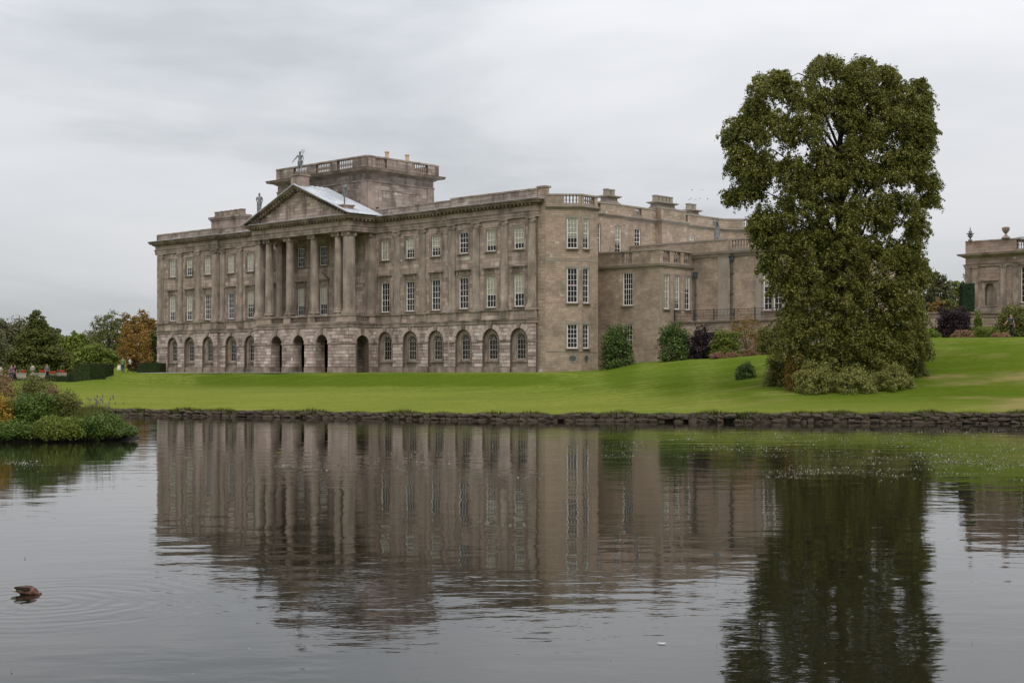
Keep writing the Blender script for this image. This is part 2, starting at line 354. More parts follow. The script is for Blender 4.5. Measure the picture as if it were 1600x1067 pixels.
    bp = N(t, 'ShaderNodeBump'); bp.inputs['Strength'].default_value = .6; bp.inputs['Distance'].default_value = .08
    l(fine, bp.inputs['Height']); l(bp.outputs[0], b.inputs['Normal'])
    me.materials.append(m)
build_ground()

def build_water():
    mb = MB(); n = 60
    mb.quad((-400,-60,0),(400,-60,0),(400,140,0),(-400,140,0))
    DX, DY = -2.1-3.3, 15.3
    m = bpy.data.materials.new('lake_water'); m.use_nodes = True; t = m.node_tree; b = t.nodes['Principled BSDF']; l = t.links.new
    tcn = N(t, 'ShaderNodeTexCoord')
    def noise(sc, st, det=3, rough=.5, rot=0, dist=0):
        mp_ = N(t, 'ShaderNodeMapping'); mp_.inputs['Scale'].default_value = st; mp_.inputs['Rotation'].default_value = (0,0,rot); l(tcn.outputs['Object'], mp_.inputs[0])
        n_ = N(t, 'ShaderNodeTexNoise'); n_.inputs['Scale'].default_value = sc; n_.inputs['Detail'].default_value = det; n_.inputs['Roughness'].default_value = rough
        n_.inputs['Distortion'].default_value = dist
        l(mp_.outputs[0], n_.inputs['Vector']); return n_.outputs['Fac']
    def math_(op, a, b2):
        m_ = N(t, 'ShaderNodeMath', operation=op)
        for i, x in enumerate((a, b2)):
            if isinstance(x, (int, float)): m_.inputs[i].default_value = x
            else: l(x, m_.inputs[i])
        return m_.outputs[0]
    def mrange(f_, a, b2, c=0., d=1.):
        m_ = N(t, 'ShaderNodeMapRange'); m_.interpolation_type = 'SMOOTHSTEP'
        for nm, vv in (('From Min', a), ('From Max', b2), ('To Min', c), ('To Max', d)): m_.inputs[nm].default_value = vv
        l(f_, m_.inputs['Value']); return m_.outputs[0]
    sp = N(t, 'ShaderNodeSeparateXYZ'); l(tcn.outputs['Object'], sp.inputs[0])
    # gentle waves, longer side on to the shore; wind patches modulate them
    w1 = noise(1.0, (1.7, 2.8, 1), 3, .5, R(-16), .3)
    w2 = noise(1.0, (3.2, 8.5, 1), 2, .5, R(-8), .2)
    w3 = noise(1.0, (.5, .9, 1), 2, .5, R(-14))
    wind = mrange(noise(.05, (1, 2.2, 1), 3), .40, .62, .35, 1.0)
    # rings spreading from the duck
    vm = N(t, 'ShaderNodeVectorMath', operation='DISTANCE'); l(tcn.outputs['Object'], vm.inputs[0]); vm.inputs[1].default_value = (DX+.25, DY, 0)
    dist = vm.outputs['Value']
    ring = math_('SINE', math_('ADD', math_('MULTIPLY', dist, 24.0), math_('MULTIPLY', w1, 9.0)), 0)
    fall = mrange(dist, .3, 2.8, 1, 0)
    ring = math_('MULTIPLY', math_('MULTIPLY', ring, fall), math_('MULTIPLY', noise(1.0, (1.5, 3, 1), 3), .42))
    h = math_('ADD', math_('MULTIPLY', w1, 1.0), math_('MULTIPLY', w2, .22))
    h = math_('MULTIPLY', h, wind); h = math_('ADD', h, math_('MULTIPLY', w3, 2.2)); h = math_('ADD', h, ring)
    bp = N(t, 'ShaderNodeBump'); bp.inputs['Strength'].default_value = 1.0; bp.inputs['Distance'].default_value = .0048
    l(h, bp.inputs['Height']); l(bp.outputs[0], b.inputs['Normal'])
    # film of weed off the right bank
    ax = math_('ADD', sp.outputs['X'], math_('MULTIPLY', noise(.5, (.25, 1, 1), 4), 9.0))
    a1 = mrange(ax, 5, 11); a2 = mrange(sp.outputs['Y'], 31, 36)
    patch = mrange(noise(1.0, (.22, .8, 1), 6, .7), .38, .66)
    edge = math_('SUBTRACT', 1.0, mrange(math_('SUBTRACT', math_('DIVIDE', 68.5, math_('ADD', 1.0, math_('MULTIPLY', .145, math_('DIVIDE', sp.outputs['X'], sp.outputs['Y'])))), sp.outputs['Y']), 6.0, 2.5))
    film = math_('MULTIPLY', math_('MULTIPLY', math_('MULTIPLY', math_('MULTIPLY', a1, a2), patch), edge), .35)
    mxc = N(t, 'ShaderNodeMix', data_type='RGBA'); l(film, mxc.inputs[0]); mxc.inputs[6].default_value = (.010,.009,.006,1); mxc.inputs[7].default_value = (.085,.085,.055,1)
    l(mxc.outputs[2], b.inputs['Base Color'])
    l(mrange(film, 0, 1, .025, .16), b.inputs['Roughness'])
    b.inputs['IOR'].default_value = 1.333; b.inputs['Specular IOR Level'].default_value = .5
    o = mb.build('lake', m); tag(o, 'still grey lake reflecting the house and sky', kind='structure')
build_water()

# ------------------------------------------------------------ stone edging of the lake
def stone_mesh(seed):
    rr = random.Random(seed); bm = bmesh.new(); bmesh.ops.create_cube(bm, size=1)
    bmesh.ops.subdivide_edges(bm, edges=bm.edges[:], cuts=1, use_grid_fill=True)
    for v in bm.verts:
        p = v.co.copy(); q = p.normalized()*.62; v.co = p.lerp(q, .5)+Vector((rr.uniform(-.08,.08), rr.uniform(-.08,.08), rr.uniform(-.1,.1)))
    me = bpy.data.meshes.new('stone'); bm.to_mesh(me); bm.free(); me.materials.append(M['shore_stone']); return me
def build_shore():
    w = empty('retaining_wall', (0, shoreY(0), 0), 0, 'low rough stone edging along the far bank of the lake', 'stone wall')
    ox, oy = 0, shoreY(0)
    ks = np.linspace(-.62, .60, 120); mb = MB(); P = []
    for k in ks:
        Y = shoreY(k); z = keys_at(k)[0][1]; P.append((k*Y-ox, Y-oy, z))
    for a, b in zip(P, P[1:]):
        i = len(mb.v)
        for (x, y, z) in (a, b): mb.v += [(x, y-.03, -.5), (x, y-.03, z-.03), (x, y+.3, z-.03), (x, y+.3, -.5)]
        mb.f += [(i, i+4, i+5, i+1), (i+1, i+5, i+6, i+2), (i+4, i, i+3, i+7)]
    mb.build('earth_core', 'mud', w)
    ms = [stone_mesh(s) for s in range(8)]
    n = 0; stuff = MB()
    def along(x0, x1, course, real):
        nonlocal n
        x = x0
        while x < x1:
            wd = random.uniform(.26, .62); xc = x+wd/2
            k = xc/shoreY(xc/68.5); Y = shoreY(k); k = xc/Y; Y = shoreY(k); H = keys_at(k)[0][1]
            nc = 2 if H < .45 else 3; hh = (H+.08)/nc
            if course < nc and not (random.random() < .05):
                z = -.05+hh*(course+.5)+random.uniform(-.035, .035)
                o = bpy.data.objects.new('stone', random.choice(ms)); COL.objects.link(o); o.parent = w
                o.location = (xc-ox, Y-oy-.10+random.uniform(-.07, .05), z); o.scale = (wd*1.06, random.uniform(.3,.45), hh*random.uniform(.8, 1.25))
                o.rotation_euler = (random.uniform(-.2,.2), random.uniform(-.14,.14), random.uniform(-.35,.35)-.24); n += 1
            x += wd*.97
    for c in (0, 1): along(-23, 29, c, True)
    along(5, 29, 2, True)
    print('shore stones', n)
    # fringe of grass hanging over the edge
    cnt = 26000; k = RNG.uniform(-.40, .42, cnt); Y = 68.5/(1+np.where(k < 0, .411, .145)*k)+RNG.uniform(-.22, .12, cnt)-.04
    zt = np.array([keys_at(a)[0][1] for a in np.linspace(-.42,.44,200)]); z = np.interp(k, np.linspace(-.42,.44,200), zt)-.03
    hgt = RNG.uniform(.04, .20, cnt)*(1+.8*np.sin(k*140)*np.sin(k*57)); a = RNG.uniform(0, 6.28, cnt); wd = .02
    X = k*Y; lx = RNG.normal(0, .04, cnt); ly = RNG.normal(-.04, .05, cnt); dr = np.where(RNG.random(cnt) < .45, -1.5, 1)*hgt
    v = np.stack([np.stack([X-wd*np.cos(a), Y-wd*np.sin(a), z], 1), np.stack([X+wd*np.cos(a), Y+wd*np.sin(a), z], 1), np.stack([X+lx, Y+ly, z+dr], 1)], 1).reshape(-1, 3)
    mesh_np('bank_grass', v, 3, 'grass_blade', None, 'stuff', 'tufts of grass along the lake edge')
def mesh_np(name, v, n, m, parent=None, kind=None, label=None):
    me = bpy.data.meshes.new(name); nv = len(v); nf = nv//n
    me.vertices.add(nv); me.vertices.foreach_set('co', np.ascontiguousarray(v, dtype=np.float32).ravel())
    me.loops.add(nv); me.loops.foreach_set('vertex_index', np.arange(nv, dtype=np.int32))
    me.polygons.add(nf); me.polygons.foreach_set('loop_start', np.arange(0, nv, n, dtype=np.int32)); me.polygons.foreach_set('loop_total', np.full(nf, n, dtype=np.int32))
    me.update(calc_edges=True); me.materials.append(M[m] if isinstance(m, str) else m)
    o = bpy.data.objects.new(name, me); COL.objects.link(o)
    if parent: o.parent = parent
    return tag(o, label, kind=kind)
build_shore()

# ------------------------------------------------------------ terrain extras
def ribbon(name, label, pts, width, m, lift=.006):
    mb = MB(); prev = None
    for (x, y) in pts:
        pass
    P = [Vector(p) for p in pts]; rows = []
    for i, p in enumerate(P):
        d = (P[min(i+1, len(P)-1)]-P[max(i-1, 0)]).normalized(); n = Vector((-d.y, d.x)); r = []
        for j in range(7):
            q = p+n*width*(j/6-.5); r.append(len(mb.v)); mb.v.append((q.x, q.y, gz(q.x, q.y)+.03+lift))
        rows.append(r)
    for a, b in zip(rows, rows[1:]):
        for j in range(6): mb.f.append((a[j], b[j], b[j+1], a[j+1]))
    o = mb.build(name, m); tag(o, label, kind='structure')
# ------------------------------------------------------------ the house (local frame: x along the south front, y into the building)
def xl(px, y):
    k = kx(px); return (k*(HY0+.728*y)-HX0-.685*y)/(.728+.685*k)
def yl(px, x):
    k = kx(px); return (k*(HY0-.685*x)-HX0-.728*x)/(.685-.728*k)
def Yw(x, y): return HY0-.685*x+.728*y
def Zp(py, x, y): return CZ+(HY-py)*Yw(x, y)/F
def wpos(x, y): return (HX0+.728*x+.685*y, Yw(x, y))
H = empty('country_house', (HX0, HY0, 0), HA, 'large grey brown stone country house with columned portico facing the lake', 'country house')
ST = {}    # shared stone meshes, one object per material and course type
def S(key): return ST.setdefault(key, MB())
BS = random.Random(3)
def free(u0, u1, cuts):
    r = [(u0, u1)]
    for a, b in cuts:
        n = []
        for p, q in r:
            if b <= p or a >= q: n.append((p, q)); continue
            if a > p: n.append((p, a))
            if b < q: n.append((b, q))
        r = n
    return r
def blocks(mb, fr, u0, u1, z0, z1, cutf, course, bl, d0, dp, gap, ch, jit=0.0):
    n = max(1, round((z1-z0)/course)); h = (z1-z0)/n
    for i in range(n):
        a = z0+i*h; b = a+h
        lines = [a, b]+[e for e in cutf.edges if a+.03 < e < b-.03]; lines.sort()
        js = []; u = u0-BS.uniform(0, bl)
        while u < u1: js.append(u); u += bl*BS.uniform(.65, 1.35)
        for c, d in zip(lines, lines[1:]):
            for (p, q) in free(u0, u1, cutf((c+d)/2)):
                pts = [p]+[j for j in js if p+.12 < j < q-.12]+[q]
                for x, y in zip(pts, pts[1:]): mb.block(fr, x+gap/2, y-gap/2, c+gap/2, d-gap/2, d0, d0+dp+BS.uniform(0, jit), ch)
class Cut:
    def __init__(s, rects=(), arches=()):
        s.r = list(rects); s.a = list(arches); s.edges = sorted(set([z for q in s.r for z in (q[2], q[3])]+[z for q in s.a for z in (q[2],)]+[q[3] for q in s.a]))
    def __call__(s, z):
        c = [(q[0], q[1]) for q in s.r if q[2] < z < q[3]]
        for (uc, r, zs, zb, rr) in s.a:
            if z < zb: continue
            if z < zs: c.append((uc-r, uc+r))
            elif z < zs+rr: w = math.sqrt(rr*rr-(z-zs)**2); c.append((uc-w, uc+w))
        return c
def rect_wall(fr, u0, u1, z0, z1, ops=(), key='ashlar', course=.36, bl=.95, dp=.014, gap=.014, ch=.004, thick=.30, d=0.0, jit=.006):
    J = S('joint' if key in ('ashlar', 'weathered', 'rustic', 'orange') else 'cjoint'); B = S(key)
    zs = sorted(set([z0, z1]+[max(z0, min(z1, z)) for o in ops for z in (o[2], o[3])]))
    for a, b in zip(zs, zs[1:]):
        for p, q in free(u0, u1, [(o[0], o[1]) for o in ops if o[2] < (a+b)/2 < o[3]]): J.box(fr, p, q, d-thick, d, a, b)
    blocks(B, fr, u0, u1, z0, z1, Cut(ops), course, bl, d, dp, gap, ch, jit)
def arch_shell(mb, fr, u0, u1, z0, z1, arches, d, thick, n=14):
    """slab with round-headed openings (uc, r, spring, sill)"""
    u = u0
    for (uc, r, zs, zb) in sorted(arches):
        mb.box(fr, u, uc-r, d-thick, d, z0, z1)
        if zb > z0: mb.box(fr, uc-r, uc+r, d-thick, d, z0, zb)
        P = [(uc-r*math.cos(math.pi*i/n), zs+r*math.sin(math.pi*i/n)) for i in range(n+1)]
        for (a, za), (b, zb2) in zip(P, P[1:]):
            mb.quad(fr(a, d, za), fr(b, d, zb2), fr(b, d, z1), fr(a, d, z1))
            mb.quad(fr(a, d, za), fr(a, d-thick, za), fr(b, d-thick, zb2), fr(b, d, zb2))
            mb.quad(fr(b, d-thick, zb2), fr(a, d-thick, za), fr(a, d-thick, z1), fr(b, d-thick, z1))
        mb.quad(fr(uc-r, d, z1), fr(uc+r, d, z1), fr(uc+r, d-thick, z1), fr(uc-r, d-thick, z1))
        u = uc+r
    mb.box(fr, u, u1, d-thick, d, z0, z1)
def voussoirs(fr, uc, r, zs, d, ztop, ring=.52, n=9, parent=None):
    par = parent or H
    for i in range(n):
        a0 = math.pi*i/n; a1 = math.pi*(i+1)/n; mb = MB(); g_ = .012
        if i == n//2:
            mb.prism(fr, [(uc-.13, zs+r*.985), (uc+.13, zs+r*.985), (uc+.21, ztop), (uc-.21, ztop)], d-.05, d+.15); mb.build('keystone', 'trim', par)
            continue
        a0 += g_/r; a1 -= g_/r; R2 = r+ring*(1+.22*math.sin(a0*.5+a1*.5)**2)
        top = lambda a: (uc-R2*math.cos(a), min(ztop-.02, zs+R2*math.sin(a)))
        p = [(uc-r*math.cos(a0), zs+r*math.sin(a0)), (uc-r*math.cos(a1), zs+r*math.sin(a1)), top(a1), top(a0)]
        mb.prism(fr, p, d-.05, d+.065); mb.build('voussoir', 'rustic', par)
def rustic_wall(fr, u0, u1, z0, z1, arches, d, thick, ring=.50, key='rustic'):
    arch_shell(S('joint'), fr, u0, u1, z0, z1, arches, d, thick)
    cf = Cut((), [(a[0], a[1], a[2], a[3], a[1]+ring*.96) for a in arches])
    blocks(S(key), fr, u0, u1, 2.75, 4.88, cf, .305, .72, d, .05, .03, .018, .008)
    blocks(S(key), fr, u0, u1, 5.08, z1-.02, cf, .335, .72, d, .05, .03, .018, .008)
    T = S('trim')
    T_c = [(a[0]-a[1], a[0]+a[1]) for a in arches]
    for p, q in free(u0, u1, T_c): T.box(fr, p-.0, q+.0, d-.1, d+.13, 4.9, 5.06)
    for p, q in free(u0, u1, [(c[0], c[1]) for c, a in zip(T_c, arches) if a[3] < 2.5]): T.box(fr, p, q, d-.1, d+.11, 1.7, 2.73)
    for a in arches: voussoirs(fr, a[0], a[1], a[2], d, z1, ring)
# ---- sash windows: shared meshes in a local frame (x across, y inwards, z up from the sill)
WC = {}
def wmesh(kind, w, h, nx, nz, hb=1.0, arch=False):
    key = (kind, round(w, 3), round(h, 3), nx, nz, round(hb, 3), arch)
    if key in WC: return WC[key]
    mb = MB(); f = Fr(0, 0); t_ = .08; hw = w/2
    def arcpts(r, z, n=10): return [(-r*math.cos(math.pi*i/n), z+r*math.sin(math.pi*i/n)) for i in range(n+1)]
    hr = h-hw if arch else h
    if kind == 'frame':
        mb.box(f, -hw, -hw+t_, -.06, .03, 0, hr); mb.box(f, hw-t_, hw, -.06, .03, 0, hr); mb.box(f, -hw+t_, hw-t_, -.06, .034, 0, .09)
        if not arch: mb.box(f, -hw+t_, hw-t_, -.06, .03, h-.07, h)
        else:
            A = arcpts(hw, hr); B = arcpts(hw-t_, hr)
            for i in range(10): mb.prism(f, [B[i], B[i+1], A[i+1], A[i]], -.06, .03)
        m = 'paint_dull' if arch else 'paint'
    elif kind == 'bars':
        q = .026; zt = hr
        for i in range(1, nx): x = -hw+t_+(w-2*t_)*i/nx; mb.box(f, x-q/2, x+q/2, -.045, .0, .09, zt-(.07 if not arch else 0))
        for j in range(1, nz):
            z = .09+(h-.16)*j/nz if not arch else hr*j/(nz-.0); qq = .05 if j == nz//2 else q
            mb.box(f, -hw+t_, hw-t_, -.047, .004, z-qq/2, z+qq/2)
        if arch:
            mb.box(f, -hw+t_, hw-t_, -.047, .004, hr-.02, hr+.02)
            for a in (R(36), R(72), R(108), R(144)):
                r0, r1 = .16, hw-t_; c, s_ = math.cos(a), math.sin(a); e_ = .014
                mb.prism(f, [(r0*c+e_*s_, hr+r0*s_-e_*c), (r1*c+e_*s_, hr+r1*s_-e_*c), (r1*c-e_*s_, hr+r1*s_+e_*c), (r0*c-e_*s_, hr+r0*s_+e_*c)], -.045, 0)
            A = arcpts(.17, hr, 6); B = arcpts(.14, hr, 6)
            for i in range(6): mb.prism(f, [B[i], B[i+1], A[i+1], A[i]], -.045, .002)
        m = 'paint_dull' if arch else 'paint'
    elif kind == 'pane':
        if arch: P = [(-hw+.01, .01), (hw-.01, .01)]+[(x, z) for x, z in reversed(arcpts(hw-.01, hr))]
        else: P = [(-hw+.01, .01), (hw-.01, .01), (hw-.01, h-.01), (-hw+.01, h-.01)]
        i = len(mb.v); mb.v = [f(x, -.03, z) for x, z in P]; mb.f = [tuple(range(len(P)))]
        m = 'glass'
    elif kind == 'blind':
        mb.box(f, -hw+.03, hw-.03, -.085, -.075, h*(1-hb), h-.03); m = 'blind'
    elif kind == 'curtain':
        mb.box(f, -hw+.03, hw-.03, -.16, -.14, h*.47, h*.56); m = 'curtain'
    elif kind == 'sill':
        mb.box(f, -hw-.09, hw+.09, -.03, .30, -.09, 0); m = 'trim'
    me = bpy.data.meshes.new(kind); me.from_pydata(mb.v, [], mb.f); me.update(); me.materials.append(M[m]); WC[key] = me
    return me
def window(fr, uc, z0, z1, w, nx=3, nz=4, blind=0, arch=False, rec=.09, curtain=False, sill=True, parent=None, d=0.0):
    o = bpy.data.objects.new('window', wmesh('frame', w, z1-z0, nx, nz, 1, arch)); COL.objects.link(o); o.parent = parent or H
    o.location = fr(uc, d-rec, z0); o.rotation_euler = (0, 0, math.atan2(fr.d[1], fr.d[0]))
    def sub(nm, kind, hb=1.0):
        c = bpy.data.objects.new(nm, wmesh(kind, w, z1-z0, nx, nz, hb, arch)); COL.objects.link(c); c.parent = o
    sub('glazing_bars', 'bars'); sub('pane', 'pane')
    if blind > 0: sub('blind', 'blind', blind)
    if curtain: sub('curtain', 'curtain')
    if sill: sub('sill', 'sill')
    return o
def surround(fr, uc, z0, z1, w, mb, t_=.2, d=.05, top=True):
    """architrave frame, standing proud of the wall"""
    h = w/2
    mb.box(fr, uc-h-t_, uc-h, -.02, d, z0-t_*.8, z1+t_); mb.box(fr, uc+h, uc+h+t_, -.02, d, z0-t_*.8, z1+t_)
    mb.box(fr, uc-h, uc+h, -.02, d-.003, z1, z1+t_); mb.box(fr, uc-h, uc+h, -.02, d-.003, z0-t_*.8, z0-.085)
    mb.box(fr, uc-h-t_-.03, uc-h-t_+.02, -.02, d+.03, z0-t_*.8, z1+t_+.02); mb.box(fr, uc+h+t_-.02, uc+h+t_+.03, -.02, d+.03, z0-t_*.8, z1+t_+.02)
    mb.box(fr, uc-h-t_+.02, uc+h+t_-.02, -.02, d+.03, z1+t_-.03, z1+t_+.02)
def hood(fr, uc, zt, w, mb):
    mb.box(fr, uc-w/2-.2, uc+w/2+.2, -.02, .04, zt-.42, zt-.13)
    mb.box(fr, uc-w/2-.30, uc+w/2+.30, -.02, .20, zt-.13, zt-.05); mb.box(fr, uc-w/2-.36, uc+w/2+.36, -.02, .28, zt-.05, zt)
    for s_ in (-1, 1): mb.box(fr, uc+s_*(w/2+.13)-.07, uc+s_*(w/2+.13)+.07, -.02, .14, zt-.55, zt-.13)
def pilaster(fr, uc, w, z0, z1, d0=0.0, proj=.16):
    mb = MB(); h = w/2; a = z0
    mb.box(fr, uc-h-.14, uc+h+.14, d0-.02, d0+proj+.13, a, a+.16)
    mb.box(fr, uc-h-.09, uc+h+.09, d0-.02, d0+proj+.09, a+.16, a+.27); mb.box(fr, uc-h-.04, uc+h+.04, d0-.02, d0+proj+.05, a+.27, a+.38)
    n = 6; zz = np.linspace(a+.38, z1-.5, n+1)
    for i in range(n): mb.box(fr, uc-h, uc+h, d0-.02, d0+proj+.001*(i % 2), zz[i], zz[i+1]-.008)
    o = mb.build('pilaster', 'column', H)
    c = MB(); zt = z1
    c.box(fr, uc-h-.02, uc+h+.02, d0-.02, d0+proj+.03, zt-.5, zt-.42)
    c.box(fr, uc-h+.02, uc+h-.02, d0-.02, d0+proj+.04, zt-.42, zt-.12)
    c.box(fr, uc-h-.12, uc+h+.12, d0-.02, d0+proj+.12, zt-.12, zt)
    for s_ in (-1, 1):
        P = [(uc+s_*(h+.0)+.14*math.cos(t2), zt-.27+.14*math.sin(t2)) for t2 in np.linspace(0, 2*math.pi, 9)[:-1]]
        c.prism(fr, P, d0-.02, d0+proj+.10)
        P = [(uc+s_*(h+.0)+.06*math.cos(t2), zt-.27+.06*math.sin(t2)) for t2 in np.linspace(0, 2*math.pi, 7)[:-1]]
        c.prism(fr, P, d0+proj+.08, d0+proj+.13)
    c.build('capital', 'trim', o)
BAL = MB(); BAL.lathe(0, 0, [(.085,0),(.085,.07),(.045,.10),(.05,.16),(.085,.28),(.09,.34),(.06,.48),(.042,.60),(.06,.66),(.085,.70),(.085,.74)], 8)
BALM = bpy.data.meshes.new('baluster'); BALM.from_pydata(BAL.v, [], BAL.f); BALM.materials.append(M['trim'])
def balusters(fr, u0, u1, z0, z1, d, parent=None, pitch=.27):
    n = max(2, int(round((u1-u0)/pitch)))
    for i in range(n):
        o = bpy.data.objects.new('baluster', BALM); COL.objects.link(o); o.parent = parent or H
        o.location = fr(u0+(i+.5)*(u1-u0)/n, d, z0); o.scale = (1.0, 1.0, (z1-z0)/.74)
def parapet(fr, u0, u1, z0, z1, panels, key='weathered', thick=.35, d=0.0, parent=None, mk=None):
    """parapet wall with open baluster panels, coping on top"""
    T = mk or S('trim')
    cz = z1-.14
    for p, q in free(u0, u1, panels):
        S('joint' if key != 'coursed' else 'cjoint').box(fr, p, q, d-thick, d, z0, cz)
        blocks(S(key), fr, p, q, z0, cz, Cut(), .34 if key != 'coursed' else .2, .9 if key != 'coursed' else .4, d, .014, .014, .004, .004)
    for a, b in panels:
        T.box(fr, a, b, d-thick*.9, d-.02, z0, z0+.18); balusters(fr, a+.03, b-.03, z0+.18, cz, d-thick/2, parent)
    T.box(fr, u0, u1, d-thick-.05, d+.07, cz, z1)

ZB = 1.7
fS = Fr(0, 0); fP = Fr(0, -.35); fF = Fr(0, -3.4)
B1 = [3.1, 6.4, 9.85]; B2 = [13.6, 17.0, 20.4]; BP = [25.45, 28.95, 32.45]; B3 = [38.07, 41.5, 44.9]; B4 = [48.8, 52.15, 55.45]
WW = 1.16
blT = {3.1:1, 6.4:.55, 9.85:1, 13.6:1, 17.0:1, 20.4:.6, 38.07:1, 41.5:.58, 44.9:.62, 48.8:0, 52.15:.72, 55.45:.72}
blF = {3.1:.66, 6.4:.66, 17.0:.5, 52.15:.58, 55.45:.58, 25.45:.66, 28.95:.62}
T = S('trim')
def front(fr, u0, u1, bays, base=True):
    ops = []
    for b in bays: ops += [(b-WW/2, b+WW/2, 7.85, 10.6), (b-WW/2, b+WW/2, 12.7, 14.56)]
    rect_wall(fr, u0, u1, 6.83, 15.3, ops)
    for b in bays:
        window(fr, b, 7.85, 10.6, WW, 3, 5, blF.get(b, 0)); window(fr, b, 12.7, 14.56, WW, 3, 4, blT.get(b, 0))
        surround(fr, b, 7.85, 10.6, WW, T); surround(fr, b, 12.7, 14.56, WW, T); hood(fr, b, 11.3, WW, T)
    if base:
        A = [(b, 1.04, 5.02, 1.7) for b in bays]
        rustic_wall(fr, u0, u1, ZB, 6.43, A, 0, .26, ring=.40)
        for b in bays:
            nm_ = MB(); arch_shell(nm_, Fr(*fr.o), b-1.1, b+1.1, 1.7, 6.14, [(b, .55, 5.10, 3.38)], -.262, .2); nm_.build('window_niche', 'trim', H)
            T.box(fr, b-.85, b+.85, -.27, -.12, 3.18, 3.32); T.box(fr, b-1.035, b+1.035, -.27, -.08, 1.7, 2.73)
            surround_arch(fr, b, .55, 5.10, 3.38, -.265)
            window(fr, b, 3.38, 5.65, 1.10, 3, 4, 0, arch=True, rec=.36, sill=False)
def surround_arch(fr, uc, r, zs, zb, d):
    mb = T; t_ = .12
    mb.box(fr, uc-r-t_, uc-r, d, d+.05, zb, zs); mb.box(fr, uc+r, uc+r+t_, d, d+.05, zb, zs); n = 10
    for i in range(n):
        a0, a1 = math.pi*i/n, math.pi*(i+1)/n
        mb.prism(fr, [(uc-r*math.cos(a0), zs+r*math.sin(a0)), (uc-r*math.cos(a1), zs+r*math.sin(a1)), (uc-(r+t_)*math.cos(a1), zs+(r+t_)*math.sin(a1)), (uc-(r+t_)*math.cos(a0), zs+(r+t_)*math.sin(a0))], d, d+.05)
front(fP, 0, 11.6, B1); front(fS, 11.6, 22.3, B2); front(fS, 36.8, 47, B3); front(fP, 47, 57.4, B4)
front(fS, 22.3, 36.8, BP, base=False)
# pediment hood over the middle portico window
pm = MB(); pm.prism(fS, [(28.0, 11.3), (29.9, 11.3), (29.9, 11.38), (28.95, 12.02), (28.0, 11.38)], -.02, .34); pm.build('window_pediment', 'trim', H)
# band, pedestal course, returns between the planes
path = [(0, 6), (0, -.35), (11.6, -.35), (11.6, 0), (22.3, 0), (22.3, -3.4), (36.8, -3.4), (36.8, 0), (47, 0), (47, -.35), (57.4, -.35), (57.4, 0.05)]
T.sweep(path, [(-.3, 6.44), (.10, 6.44), (.10, 6.72), (.16, 6.74), (.16, 6.83), (-.3, 6.86)])
wallpath = [(0, 6), (0, -.35), (11.6, -.35), (11.6, 0), (22.3, 0)]; wp2 = [(36.8, 0), (47, 0), (47, -.35), (57.4, -.35), (57.4, .05)]
for wp in (wallpath, wp2): T.sweep(wp, [(-.25, 7.52), (.10, 7.52), (.16, 7.58), (.16, 7.66), (-.25, 7.68)])
T.sweep([(0, 6), (0, -.35)], [(-.3, 1.7), (.05, 1.7), (.05, 15.3), (-.3, 15.3)])
for x in (11.6, 47): T.box(Fr(x, -.35, 0, 1), 0, .36, -.2, .012 if x == 11.6 else -.01, 1.7, 15.3)
# pedestals under the pilasters
PW = .74
P_list = [(fP, .95), (fP, 4.75), (fP, 8.1), (fP, 11.15), (fS, 12.15), (fS, 15.3), (fS, 18.7), (fS, 21.9), (fS, 37.05+.0), (fS, 39.8), (fS, 43.2), (fS, 46.5), (fP, 50.45), (fP, 53.8), (fP, 56.95), (fP, 47.45)]
P_list = [p for p in P_list if p[1] not in (37.05, 46.5)]
for fr, u in P_list:
    pilaster(fr, u, PW, 7.68, 15.3)
    T.box(fr, u-.52, u+.52, -.02, .19, 6.86, 7.52); T.box(fr, u-.55, u+.55, -.02, .30, 7.52, 7.675)
# entablature and cornice
entp = [(p[0], p[1]) for p in path]
E = S('cornice')
ent = [(-.3, 15.31), (.17, 15.31), (.17, 15.52), (.20, 15.53), (.20, 15.76), (.27, 15.80), (.27, 15.86), (.17, 15.87)]
fz = [(-.3, 15.86), (.16, 15.86), (.16, 16.26), (-.3, 16.26)]
cor = [(-.35, 16.25), (.24, 16.25), (.28, 16.34), (.30, 16.44), (.62, 16.46), (.66, 16.60), (.74, 16.66), (.76, 16.76), (-.35, 16.84)]
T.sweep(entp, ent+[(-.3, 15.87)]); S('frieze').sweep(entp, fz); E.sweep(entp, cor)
D = MB()
def modillions(mb, fr, u0, u1, z0, z1, d0, d1, w=.16, pitch=.44):
    n = int((u1-u0)/pitch)
    for i in range(n): u = u0+(i+.5)*(u1-u0)/n; mb.box(fr, u-w/2, u+w/2, d0, d1, z0, z1)
for fr, a, b in ((fP, -.3, 11.9), (fS, 11.9, 22.0), (fF, 22, 37.1), (fS, 37.2, 46.7), (fP, 46.7, 57.4)): modillions(D, fr, a, b, 16.30, 16.455, .2, .58)
modillions(D, Fr(36.8, -3.4, 0, 1), 0, 3.3, 16.30, 16.455, .2, .58)
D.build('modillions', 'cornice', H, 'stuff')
# parapets
parapet(Fr(0, -.2), 0, 11.6, 16.82, 17.62, []); parapet(Fr(0, .15), 11.6, 22.6, 16.82, 17.62, [])
parapet(Fr(0, .15), 36.6, 47, 16.82, 17.62, []); parapet(Fr(0, -.2), 47, 57.4, 16.82, 17.72, [])
parapet(Fr(0, -.2, 0, 1), 0, 6, 16.82, 17.60, [])
S('joint').box(fS, 0, .35, -6, -.0, 16.8, 17.5)
